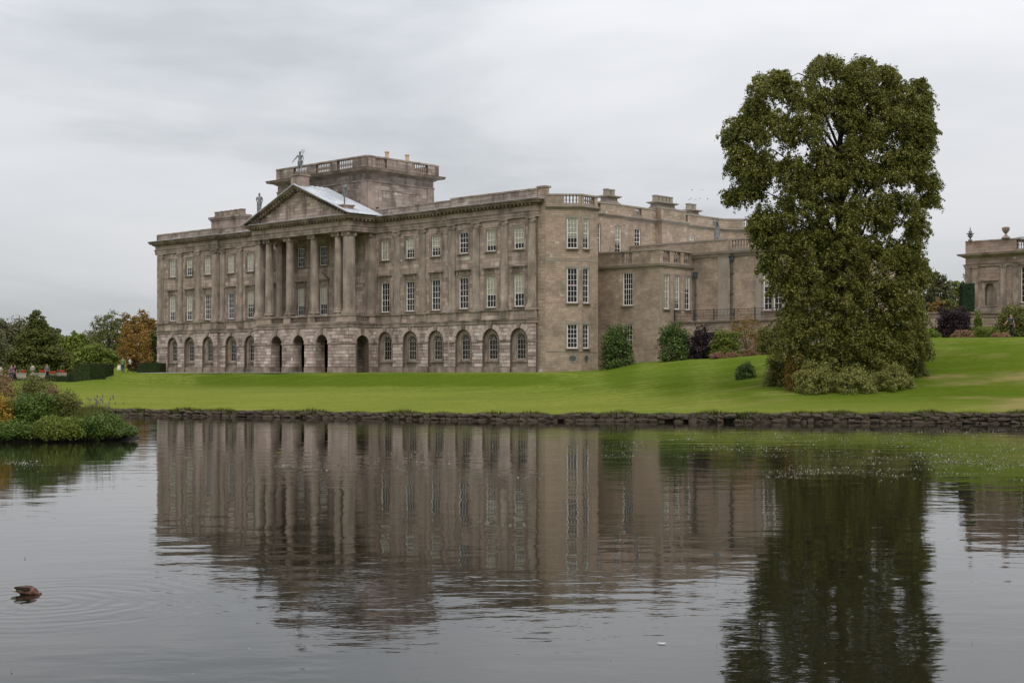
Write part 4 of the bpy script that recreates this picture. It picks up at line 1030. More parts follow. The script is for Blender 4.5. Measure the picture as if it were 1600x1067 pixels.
# ---- the big lime tree
def lime():
    Y0 = 76.0; xt = 1312; X0 = at(xt, Y0); z0 = gz(X0, Y0); sc = Y0/F
    e = empty('lime_tree', (X0, Y0, z0), 0, 'huge spreading leafy green tree standing alone on the lawn right of the house', 'tree')
    prof = [(86,1276,1366),(100,1252,1386),(114,1180,1404),(132,1170,1442),(160,1166,1440),(190,1146,1452),(212,1131,1458),(262,1138,1454),(300,1142,1456),(326,1146,1458),(345,1172,1446),(370,1184,1440),(420,1180,1446),(460,1192,1448),(500,1206,1450),(550,1212,1448),(580,1222,1425),(592,1250,1400)]
    zs = np.array([zp(p[0], Y0)-z0 for p in prof])[::-1]; lf = np.array([(xt-p[1])*sc for p in prof])[::-1]; rt = np.array([(p[2]-xt)*sc for p in prof])[::-1]
    rnd = random.Random(11); CR = []; C = []; top = zs[-1]; W_ = []; S_ = []
    LB = [(1288,114,32,22),(1345,109,30,22),(1382,118,20,16),(1203,141,34,25),(1222,128,18,14),(1256,152,30,28),(1300,160,40,32),(1350,152,36,32),(1398,148,32,27),(1432,148,20,19),(1438,132,10,9),(1178,166,20,16),
          (1160,206,32,20),(1140,212,12,14),(1212,200,38,32),(1262,205,34,32),(1352,208,34,36),(1395,200,38,36),(1440,205,22,26),
          (1154,256,18,20),(1192,252,34,26),(1240,262,30,30),(1288,288,40,24),(1347,282,30,26),(1392,268,40,34),(1438,262,22,30),
          (1150,312,14,16),(1176,300,18,16),(1207,338,28,26),(1250,325,38,32),(1305,345,44,38),(1360,332,44,36),(1412,322,40,32),(1448,318,14,10),
          (1192,378,14,22),(1222,386,34,32),(1268,395,42,38),(1322,405,44,40),(1378,395,42,38),(1420,392,24,32),
          (1196,410,14,14),(1226,440,26,30),(1262,450,42,36),(1312,460,44,40),(1370,455,44,40),(1418,448,28,36),(1438,430,12,14),
          (1234,500,26,30),(1285,510,42,34),(1340,515,44,36),(1395,505,42,36),(1430,500,20,32),
          (1238,552,28,32),(1290,556,38,30),(1345,558,40,30),(1395,550,38,28),(1430,542,20,26),(1442,236,18,20),(1444,292,18,18),(1436,348,18,20),(1425,420,22,26),(1158,230,20,16),(1170,278,24,18),(1192,352,18,18),(1405,172,24,20),(1434,180,18,18),(1284,244,24,18),(1326,186,22,18),(1336,238,18,20),(1306,262,22,14)]
    base = list(LB)
    for _ in range(60):
        a_, b_ = rnd.choice(base), rnd.choice(base); d_ = math.hypot(a_[0]-b_[0], a_[1]-b_[1])
        if not 20 < d_ < 78 or abs(a_[1]-b_[1]) < 18: continue
        m_ = ((a_[0]+b_[0])/2, (a_[1]+b_[1])/2)
        if math.hypot(m_[0]-1306, m_[1]-222) < 26 or math.hypot(m_[0]-1207, m_[1]-296) < 34: continue
        LB.append((m_[0], m_[1], rnd.uniform(18, 30), rnd.uniform(22, 34)))
    LB = [(x_+rnd.uniform(-5, 5), y_+rnd.uniform(-7, 7), rx_, ry_) for x_, y_, rx_, ry_ in LB]
    P = []; RR = []; SQ = []
    for (lx, ly, rx, ry) in LB:
        D_ = 4.4*math.sqrt(max(.02, 1-((lx-1308)/168.0)**2))*(1.0 if ly > 190 else .7)
        for dz_, yy in ((0, -D_*.8), (1, D_*.75), (2, 0)):
            if dz_ == 2 and rx < 22: continue
            jx, jz = (rnd.uniform(-.16, .16), rnd.uniform(-.2, .2)) if rx > 20 else (0, 0)
            Yl = Y0+yy; cx_ = at(lx, Yl)-X0+jx; cz_ = max(.5, zp(ly, Yl)-z0)+jz; ax_, az_ = rx*sc*.94, ry*sc*1.02; ay_ = min(ax_, 1.3)
            C.append((cx_, yy, cz_)); CR.append(min(ax_, az_)); n_ = int(7+15*ax_*az_*(.55 if dz_ == 2 else 1))
            for q in range(n_):
                a = rnd.uniform(0, 6.283); e_ = math.asin(rnd.uniform(-.75, 1)); k = rnd.uniform(.72, 1.06)
                cr = rnd.uniform(.13, .46)*(1 if rx > 16 else .8)
                x, y, z = cx_+(ax_-cr*.3)*k*math.cos(a)*math.cos(e_), yy+ay_*k*math.sin(a)*math.cos(e_), cz_+(az_-cr*.3)*k*math.sin(e_)
                if z < .15: continue
                P.append((x, y, z)); RR.append(cr)
                for w_ in range(2):
                    P.append((x+rnd.uniform(-.35, .35), y+rnd.uniform(-.35, .35), max(.1, z-cr*rnd.uniform(.5, 1.6)))); RR.append(cr*rnd.uniform(.3, .55))
    ax0 = [0.0]*len(C)
    for i_, c_ in enumerate(C): ax0[i_] = CR[i_]
    SP = []        # loose drooping sprays that break the outline
    for (cx_, yy, cz_), i_ in zip(C, range(len(C))):
        for q in range(16):
            a = rnd.uniform(0, 6.283); e_ = rnd.uniform(-.6, 1.0); L_ = rnd.uniform(.25, .6); k = rnd.uniform(.5, .8)*min(1, ax0[i_])
            o_ = Vector((math.cos(a)*math.cos(e_), math.sin(a)*math.cos(e_), math.sin(e_))); st = Vector((cx_, yy, cz_))+o_*k
            for w_ in range(7):
                t_ = w_/6; p = st+o_*L_*t_-Vector((0, 0, .75*L_*t_*t_)); SP.append((p.x, p.y, max(.1, p.z)))
    P = np.array(P); RR = np.array(RR); print('lime clumps', len(P), top)
    big = RR > .20
    v1 = leaves(P[big], RR[big], 70, .125, squash=(1.25, 1.25, .7), shell=.55, up=.6, droop=.8)
    v2 = np.concatenate([leaves(P[~big], RR[~big], 24, .12, squash=(.9, .9, 1.3), shell=.6, up=.3), leaves(SP, np.full(len(SP), .11), 9, .115, shell=.5)])
    print(len(v1)//4, len(v2)//4)
    mesh_np('crown', np.concatenate([v1, v2]), 4, 'lime_leaf', e)
    mb = MB(); mb.tube([(0,0,-.4),(.05,0,2),(-.1,.05,5),(.1,0,8),(-.15,0,11),(.1,0,14),(.2,0,top-1)], [.6,.46,.38,.30,.2,.12,.04], 12); mb.build('trunk', 'bark', e)
    mb = MB()
    for i in range(0, len(C), 3):
        x, y, z = C[i]; zb = max(1.2, z-rnd.uniform(.5, .9)*math.hypot(x, y)-.4); zb = min(zb, top-2); x *= .85; y *= .85
        mb.tube([(0, 0, zb), (x*.4, y*.4, zb+(z-zb)*.75+.4), (x*.8, y*.8, z+.15), (x, y, z-.1)], [.09, .06, .03, .012], 5)
    mb.build('limbs', 'bark', e)
lime()
# ---- plants round the skirt of the tree
def cl(name, label, x0, x1, yt, yb, m, Y, **kw):
    return shrub_px(name, label, kw.pop('cat', 'shrub'), x0, x1, yt, Y, m, **kw)
cl('shrub', 'olive green loose shrub at the left foot of the huge tree', 1194, 1266, 522, 590, 'olive_leaf', 75.5, size=.10, nl=90)
cl('shrub', 'low olive shrub filling between the pale shrubs and the left foot of the huge tree', 1222, 1275, 545, 592, 'brown_leaf', 73, size=.09, nl=80)
cl('ground_shrub', 'pale yellow green low shrub at the left front of the huge tree', 1240, 1310, 562, 592, 'pale_leaf', 71.5, size=.09, nl=90, dep=2.4, nc=110, cr=.3)
cl('ground_shrub', 'pale low shrub at the front foot of the huge tree, middle of the row', 1285, 1372, 569, 594, 'pale_leaf', 71.0, size=.09, nl=90, dep=2.4, nc=130, cr=.28)
cl('ground_shrub', 'pale low shrub at the right foot of the huge tree, end of the row', 1350, 1428, 562, 585, 'pale_leaf', 71.8, size=.09, nl=90, dep=2.4, nc=120, cr=.28)
cl('ground_shrub', 'dark green low shrub at the far right foot of the huge tree', 1398, 1450, 540, 566, 'olive_leaf', 74.5, size=.10, nl=60)
cl('shrub', 'small dark green shrub alone on the lawn left of the huge tree', 1147, 1181, 561, 592, 'laurel_leaf', 82, size=.10, nl=60, nc=45)
# ---- shrubs against the house
cl('laurel_bush', 'rounded glossy green laurel bush beside the canted bay of the house', 938, 992, 502, 572, 'laurel_leaf', 111, size=.17, nl=55, dep=2.4, nc=150)
cl('laurel_bush', 'rounded glossy green laurel bush under the three narrow wing windows', 1027, 1080, 501, 561, 'laurel_leaf', 108.5, size=.17, nl=55, dep=2.4, nc=150)
cl('smoke_bush', 'dark purple leaved bush below the terrace railing of the house', 1075, 1114, 508, 561, 'purple_leaf', 108, size=.14, nl=60)
cl('shrub', 'mid green broad shrub right of the purple bush below the terrace', 1107, 1160, 513, 558, 'green_leaf', 107, size=.15, nl=60)
cl('shrub', 'tall sparse brownish green shrub in front of the terrace railing', 1133, 1200, 481, 545, 'brown_leaf', 108.5, size=.12, nl=34, nc=130)
cl('shrub', 'dull olive shrub between the terrace wall and the huge tree', 1180, 1232, 503, 560, 'olive_leaf', 104, size=.14, nl=60)
cl('sedum_border', 'low strip of pinkish flowers on the grass edge below the terrace', 1105, 1160, 546, 560, 'pink_flower', 104, size=.10, nl=60, cat='flower bed', dep=1.2, cr=.25, stem=False)
cl('red_plant', 'small dark red plant at the right end of the pink flowers', 1157, 1180, 543, 556, 'rose_leaf', 104, size=.1, nl=50, cat='plant')
# ---- right hand garden
GW = empty('garden_wall', (at(1420, 105), 105, 0), 0, 'grey stone garden wall with flat coping below the orangery', 'wall')
x0g, x1g = 0, at(1760, 105)-at(1420, 105); zt = zp(487.5, 105)
jm = MB(); jm.box(Fr(0, 0), x0g, x1g, -.45, 0, 3.5, zt-.45); jm.box(Fr(0, 0), x0g, x1g, -.45, -.02, zt-.35, zt-.14); jm.build('wall_core', 'coursed_joint', GW)
sb = MB(); blocks(sb, Fr(0, 0), x0g, x1g, 4.4, zt-.45, Cut(), .22, .5, 0, .02, .015, .006, .02); sb.build('coursed_stones', 'coursed', GW, 'stuff')
for i in range(int(x1g/1.15)): 
    cb_ = MB(); cb_.box(Fr(0, 0), i*1.15+.006, i*1.15+1.144, -.55, .09, zt-.14, zt); cb_.box(Fr(0, 0), i*1.15+.006, i*1.15+1.144, -.5, .05, zt-.45, zt-.35); cb_.build('coping_stone', 'cornice', GW)
cl('purple_tree', 'dark purple leaved bushy tree in front of the garden wall', 1460, 1522, 474, 525, 'purple_leaf', 100, size=.14, nl=70, cat='tree')
cl('shrub', 'large dark olive shrub at the right edge behind the walking person', 1552, 1612, 474, 524, 'olive_leaf', 102.5, size=.14, nl=60)
cl('shrub', 'low yellowish green border plant right of the purple tree', 1484, 1524, 513, 527, 'rose_leaf', 96, size=.1, nl=60)
cl('shrub', 'low dark green border plant left of the pink flowers at right', 1512, 1560, 508, 527, 'green_leaf', 97, size=.1, nl=60)
cl('flower_clump', 'salmon pink flower clump at the feet of the walking person', 1547, 1580, 517, 527, 'pink_flower', 96, size=.08, nl=60, cat='flowers')
cl('climber', 'narrow green climber on the garden wall', 1523, 1533, 484, 518, 'green_leaf', 103.6, size=.12, nl=60, dep=.9)
cl('shrub', 'pale green low plant between the huge tree and the purple tree', 1443, 1470, 515, 528, 'green_leaf', 97, size=.1, nl=60)
# ---- background trees
def tree(name, label, x0, x1, ytop, Y, m, size=.45, nc=150, nl=55, zb=None, group=None, trunk=.3, form='round', cr=None):
    X = at((x0+x1)/2, Y); w = (x1-x0)*Y/F; z0 = gz(X, Y) if zb is None else zb; h = zp(ytop, Y)-z0; rnd = random.Random(int(x0*7+Y))
    e = empty(name, (X, Y, z0), 0, label, 'tree', group); P = []; rs = []
    cr = cr or .11*w
    for i in range(nc):
        a = rnd.uniform(0, 6.283)
        if form == 'cone':
            z = h*(1-math.sqrt(rnd.random())*.99); tz = round(z/1.0+.8*math.sin(a*2+z))*1.0; z = z*.6+tz*.4; rr = w/2*(1-z/h)**.95*rnd.uniform(.75, 1.05)*(1+.22*math.sin(z*2.6)); c_ = cr*(.35+.65*(1-z/h))
            P.append((rr*math.cos(a), rr*math.sin(a), z)); rs.append(c_)
        else:
            el = math.asin(rnd.uniform(-.55, 1)); k = rnd.uniform(.72, 1)*(1+.12*math.sin(3*a+x0)+.1*math.sin(5*el+2*a+x0)); hh = h*(1-trunk)/1.55*1.0; zc = h-hh-cr*.0
            P.append(((w/2-cr*.5)*k*math.cos(a)*math.cos(el)**.7, (w/2-cr*.5)*k*math.sin(a)*math.cos(el)**.7, zc+(hh-cr*.6)*k*math.sin(el))); rs.append(cr*rnd.uniform(.6, 1.3))
    mesh_np('crown', leaves(P, rs, nl, size, squash=(1.2, 1.2, .42 if form == 'cone' else .75), shell=.55), 4, m, e)
    mb = MB(); mb.tube([(0,0,-.5),(.1,0,h*.4),(0,.1,h*.85)], [w*.035+.1, w*.025+.06, .05], 8)
    for i in range(9):
        p = rnd.choice(P); mb.tube([(0,0,h*.25),(p[0]*.5,p[1]*.5,h*.25+(p[2]-h*.25)*.6),p], [w*.015+.03, w*.01+.02, .02], 5)
    mb.build('trunk', 'bark', e); return e
tree('broad_tree', 'broad dull brown green tree at the far left edge, half hidden by the conifer', -50, 58, 494, 235, 'wood_leaf', nc=260)
tree('broad_tree', 'dull green tree just right of the tall conifer top', 64, 99, 508, 240, 'wood_leaf', nc=140)
tree('conifer', 'tall pointed dark conifer with layered branches at left', 4, 112, 485, 178, 'cedar_leaf', size=.30, nc=700, nl=60, form='cone', cr=1.35)
tree('broad_tree', 'mid green rounded tree between the conifer and the yellow topped bush', 92, 143, 518, 225, 'green_leaf', nc=170)
tree('small_tree', 'bright green low spreading tree behind the tall clipped hedge', 112, 182, 534, 168, 'green_leaf', size=.30, nc=150, trunk=.1)
tree('pale_tree', 'sparse pale olive tree with thin yellow top left of the house', 141, 195, 487, 205, 'olive_leaf', size=.28, nc=200, nl=30, trunk=.1)
tree('broad_tree', 'brown green dome shaped tree rising behind the orange tree', 186, 250, 485, 250, 'brown_leaf', nc=220, trunk=.1)
tree('autumn_tree', 'orange autumn tree just left of the house', 186, 240, 503, 182, 'orange_leaf', size=.22, nc=150, nl=30, trunk=.05)
tree('small_tree', 'dark green tree touching the left end of the house', 228, 268, 508, 188, 'cedar_leaf', size=.3, nc=150, trunk=.05)
tree('small_tree', 'small yellow orange bush tree behind the couple on the path', 196, 222, 546, 165, 'orange_leaf', size=.2, nc=70, trunk=.05)
tree('broad_tree', 'dark wood tree low at the far left edge under the broad tree', -70, 20, 514, 205, 'wood_leaf', nc=180, trunk=.1)
tree('small_tree', 'olive bush tree at the foot of the conifer', 96, 126, 548, 172, 'olive_leaf', size=.25, nc=90, trunk=.05)
for (a, b, c, d, mm_, lb) in ((1446, 1492, 424, 225, 'wood_leaf', 'round dark green tree beyond the garden wall beside the huge tree'), (1482, 1530, 434, 232, 'green_leaf', 'mid green tree touching the orangery, beyond the garden wall'), (1415, 1452, 440, 230, 'wood_leaf', 'dark tree half hidden behind the right side of the huge tree')):
    tree('broad_tree', lb, a, b, c, d, mm_, nc=190, trunk=.12, zb=8)
tree('small_tree', 'orange brown bush tree just above the garden wall', 1450, 1478, 466, 130, 'brown_leaf', size=.2, nc=90, nl=45, trunk=.02, zb=6.8)
tree('small_tree', 'olive bush tree above the garden wall beside the clipped yew', 1474, 1506, 464, 133, 'olive_leaf', size=.2, nc=90, nl=45, trunk=.02, zb=6.8)
# far wood closing the view on the left
P = []; rs = []
for i in range(760):
    px = random.uniform(-700, 300); Y = random.uniform(290, 330); P.append((at(px, Y), Y, random.uniform(2, 9+3*math.sin(px*.05)))); rs.append(random.uniform(1.8, 3.4))
for i in range(420):
    px = random.uniform(1380, 2500); Y = random.uniform(270, 300); P.append((at(px, Y), Y, random.uniform(7, 16))); rs.append(random.uniform(1.8, 3.2))
mesh_np('far_wood', leaves(P, rs, 55, .8, shell=.6), 4, 'wood_leaf', None, 'stuff', 'dull green far wood behind the garden trees')
# ---- clipped hedges: core block plus a skin of small leaves
def hedge(name, label, parts, m, dens=260, size=.09, cat='hedge', sh='hedge_leaf'):
    e = empty(name, (0, 0, 0), 0, label, cat); mb = MB(); V = []
    for (A, B, th, z0a, z0b, z1a, z1b) in parts:
        A, B = Vector(A), Vector(B); d = (B-A).normalized(); n = Vector((d.y, -d.x)); i = len(mb.v)
        for p, za, zb_ in ((A, z0a, z1a), (B, z0b, z1b)):
            for s_ in (0, -th): q = p+n*s_; mb.v += [(q.x, q.y, za), (q.x, q.y, zb_)]
        mb.f += [(i, i+4, i+5, i+1), (i+2, i+3, i+7, i+6), (i+1, i+5, i+7, i+3), (i, i+1, i+3, i+2), (i+4, i+6, i+7, i+5)]
        L_ = (B-A).length; h = (z1a-z0a+z1b-z0b)/2; cnt = int(dens*(L_*h+L_*th+th*h*2))
        for j in range(cnt):
            u = random.random(); p = A.lerp(B, u); zt_ = z1a+(z1b-z1a)*u; zb0 = z0a+(z0b-z0a)*u; r_ = random.random()*(L_*h+L_*th+2*th*h)
            if r_ < L_*h: q = p+n*random.uniform(-.02, .05); z = random.uniform(zb0, zt_)
            elif r_ < L_*h+L_*th: q = p-n*random.uniform(0, th); z = zt_+random.uniform(-.02, .05)
            else:
                end = random.choice((0, 1)); p = A.lerp(B, end)+d*(random.uniform(-.03,.05)*(1 if end else -1)); q = p-n*random.uniform(0, th); z = random.uniform((z0a, z0b)[end], (z1a, z1b)[end])
            V.append((q.x, q.y, z))
    mb.build('clipped_body', M[sh], e)
    mesh_np('foliage', leaves(np.array(V), np.full(len(V), .03), 1, size, up=.1), 4, m, e)
def G(px, Y): return (at(px, Y), Y)
def hz(y, Y): return zp(y, Y)
hedge('hedge', 'dark clipped hedge stepping up beside the garden steps left of the house', [(G(105, 130), G(121, 130), 1.2, 1.0, 1.0, hz(582, 130), hz(582, 130)), (G(121, 129.5), G(141, 128), 1.6, 1.0, 1.0, hz(570, 129), hz(569, 128)), (G(141, 127.9), G(177.5, 133), 1.6, 1.0, 1.6, hz(569.3, 128), hz(569.3, 133))], 'hedge_leaf')
hedge('hedge', 'dark low clipped hedge below the flower baskets at left', [(G(70, 134), G(105, 133), .9, .8, .8, hz(587.5, 134), hz(588, 133))], 'hedge_leaf')
hedge('hedge', 'long low clipped hedge in front of the stone urn', [(G(-20, 140), G(104, 140), .7, .6, .6, hz(587, 140), hz(587, 140))], 'hedge_leaf')
hedge('hedge', 'dark clipped hedge touching the left corner of the house', [(G(214, 152), G(228, 149), 1.5, 1.6, 1.6, hz(580, 152), hz(567.5, 149)), (G(228, 149), G(259.5, 151), 1.5, 1.6, 1.6, hz(567.5, 149), hz(567.5, 151))], 'hedge_leaf')
Yy = 108.5
hedge('clipped_yew', 'tall clipped dark yew column standing before the orangery corner', [(G(1505, Yy), G(1523, Yy), .95, 6.6, 6.6, zp(444, Yy), zp(443, Yy))], 'yew_leaf', cat='yew', sh='yew_leaf')

# ---- orangery
OX, OY = at(1508.5, 150), 150
O = empty('orangery', (OX, OY, 0), HA, 'brownish stone orangery corner with arched niche and urns at the right edge', 'orangery')
def ol(px, y=0.0):
    k = kx(px); return (k*(OY+.728*y)-OX-.685*y)/(.728+.685*k)
def oz(py, x, y=0): return CZ+(HY-py)*(OY-.685*x+.728*y)/F
SV = H; H = O
fo = Fr(0, 0); LO = 16.0; nxa, nxb = ol(1539), ol(1553.5); nc_ = (nxa+nxb)/2; nr = (nxb-nxa)/2
win = [(ol(1594.5), ol(1594.5)+1.5, 9.6, 13.4), (ol(1594.5)+3.2, ol(1594.5)+4.7, 9.6, 13.4)]
zn0, zn1 = oz(477.5, nc_), oz(443, nc_)
arch_shell(S('joint'), fo, 0, nc_+1.2, 8.0, 15.0, [(nc_, nr, zn1-nr, zn0)], 0, .5)
cf = Cut((), [(nc_, nr, zn1-nr, zn0, nr)])
blocks(S('orange'), fo, 0, nc_+1.2, 8.9, 15.0, cf, .36, .9, 0, .014, .014, .004, .006)
rect_wall(Fr(*fo(nc_+1.2, 0, 0)[:2]), 0, LO-nc_-1.2, 8.0, 15.0, [(a-nc_-1.2, b-nc_-1.2, c, d) for a, b, c, d in win], 'orange')
S('oback').box(fo, nc_-nr-.1, nc_+nr+.1, -.62, -.45, zn0-.1, zn1+.1); S('obody').box(fo, 0, LO, -9, -2.5, 8, 15.2); S('obody').box(fo, 0, .3, -2.6, -.3, 8, 15)
for a, b, c, d in win: window(fo, (a+b)/2, c, d, b-a, 3, 6, 0, rec=.2)
OT = S('otrim')
OT.box(fo, nc_-nr-.55, nc_+nr+.55, -.02, .22, zn1+.28, zn1+.42); OT.box(fo, nc_-nr-.3, nc_-nr-.02, -.02, .06, zn0, zn1+.28); OT.box(fo, nc_+nr+.02, nc_+nr+.3, -.02, .06, zn0, zn1+.28); OT.box(fo, nc_-nr-.4, nc_+nr+.4, -.02, .12, zn0-.14, zn0)
for a in (0.0, nc_-1.9, nc_+1.25, nc_+2.6, win[0][1]+.35): 
    if a >= 0: OT.box(fo, a, a+.62, -.02, .12, 8.9, 13.6); OT.box(fo, a-.05, a+.67, -.02, .17, 13.45, 13.62)
OT.box(fo, -.02, LO, -.02, .16, 8.4, 9.15)
op = [(0, 9), (0, 0), (LO, 0)]
zt0 = oz(377, .2); zct = oz(397.5, .2)
OT.sweep(op, [(-.3, 13.63), (.14, 13.63), (.16, 13.8), (.22, 13.9), (-.3, 13.9)]); OT.sweep(op, [(-.3, zct-.42), (.12, zct-.42), (.3, zct-.3), (.62, zct-.2), (.72, zct), (-.3, zct+.1)])
parapet(fo, 0, LO, zct+.08, zt0, [(ol(1588.5), ol(1588.5)+3)], 'orange', mk=OT)
NM.update({'orange': ('ashlar_stones', 'orange_stone'), 'otrim': ('mouldings', 'trim'), 'oback': ('niche_back', 'trim'), 'obody': ('rear_body', 'joint')})
for k_, mb in ST.items(): nm, mm_ = NM[k_]; mb.build(nm, mm_, O, 'stuff' if k_ == 'orange' else None)
ST.clear(); H = SV
dm = MB(); dm.lathe(ol(1600)+1.2, 2.5, [(3.0, 0), (3.0, .3), (2.2, .75), (1.0, 1.0), (.1, 1.1)], 16, zt0-.2); dm.build('glass_dome', 'lead', O)
def wp(fx, x, y): v = Matrix.Rotation(HA, 3, 'Z')@Vector((x, y, 0)); return (fx[0]+v.x, fx[1]+v.y)
a_ = wp((OX, OY), ol(1517), -.15); m_ = MB(); m_.lathe(0, 0, [(.22,0),(.22,.12),(.10,.18),(.09,.3),(.26,.48),(.30,.62),(.16,.70),(.42,.74),(.42,.80),(.16,.86),(.2,1.0),(.10,1.12),(.06,1.3),(.03,1.4),(.05,1.44),(.01,1.5)], 12)
o = m_.build('finial_urn', 'statue'); o.location = (*a_, zt0); tag(o, 'dark spiky finial urn on the left corner of the orangery parapet', 'urn')
a_ = wp((OX, OY), ol(1572.5), -.15); m_ = MB(); m_.lathe(0, 0, [(.45,0),(.45,.1),(.22,.3),(.10,.42),(.10,.5),(.22,.62),(.38,.85),(.42,1.05),(.40,1.15),(.30,1.22),(.05,1.25)], 12)
o = m_.build('stone_urn', 'trim'); o.location = (*a_, zt0); tag(o, 'plain rounded stone urn on the orangery parapet beside the glass dome', 'urn')

# ---- terrace of the house
TE = empty('terrace', (HX0, HY0, 0), HA, 'stone terrace with retaining wall below the iron railing beside the wing', 'terrace')
ty = 8.3; tx = ax1+.02; tl = 16.0
tb_ = MB(); tb_.box(Fr(tx, ty), 0, tl, -3.2, -.02, 1.5, 6.38); tb_.build('wall_core', 'coursed_joint', TE)
tb_ = MB(); blocks(tb_, Fr(tx, ty), 0, tl, 2.0, 6.36, Cut(), .2, .5, -.02, .02, .014, .005, .012); tb_.build('coursed_stones', 'coursed', TE, 'stuff')
for i in range(14):
    c = MB(); c.box(Fr(tx, ty), i*1.14+.005, i*1.14+1.135, -.5, .12, 6.4, 6.56); c.build('coping_stone', 'cornice', TE)
c = MB(); c.box(Fr(tx, ty), 0, tl, -3.0, -.51, 6.39, 6.52); c.build('paving', 'gravel', TE)
c = MB(); c.box(Fr(tx, ty), 3.2, 4.4, -.1, .03, 5.0, 5.6); c.build('vent_opening', 'dark', TE)
RL = empty('iron_railing', (HX0, HY0, 0), HA, 'dark wrought iron scroll railing along the terrace edge', 'railing')
for nm, z0, z1 in (('top_rail', 7.42, 7.47), ('bottom_rail', 6.68, 6.71)):
    c = MB(); c.box(Fr(tx, ty), 0, tl, -.22, -.17, z0, z1); c.build(nm, 'iron', RL)
c = MB(); c.box(Fr(tx, ty), 0, tl, -.215, -.175, 7.25, 7.27); c.build('rail', 'iron', RL)
pm_ = None; sm_ = None
for i in range(9):
    if pm_ is None:
        c = MB(); c.box(Fr(0, 0), -.035, .035, .16, .23, 6.56, 7.55); pm_ = c.build('post', 'iron', RL); pm_.location = Vector(Fr(tx, ty)(.05, -.39, 0))
    else: q_ = inst(pm_, 'post', RL, Fr(tx, ty)(.05+i*2.0, -.39, 0))
for i in range(48):
    if sm_ is None:
        c = MB()
        for (cx_, cz_, r_) in ((0, 6.84, .10), (0, 7.12, .10), (.1, 6.98, .07), (-.1, 6.98, .07)):
            pts = [(cx_+r_*math.cos(t_), 0, cz_+r_*math.sin(t_)) for t_ in np.linspace(0, 2*math.pi, 11)]; c.tube(pts, .012, 4)
        c.tube([(.165, 0, 6.7), (.165, 0, 7.44)], .012, 4); sm_ = c.build('scroll_panel', 'iron', RL); sm_.location = Vector(Fr(tx, ty)(.2, -.195, 0))
    else: inst(sm_, 'scroll_panel', RL, Fr(tx, ty)(.2+i*.333, -.195, 0))
# gravel path before the portico
ribbon('gravel_path', 'pale gravel path along the foot of the house front', [wpos(x, -6.4) for x in np.linspace(8, 36, 30)], 3.2, 'gravel')

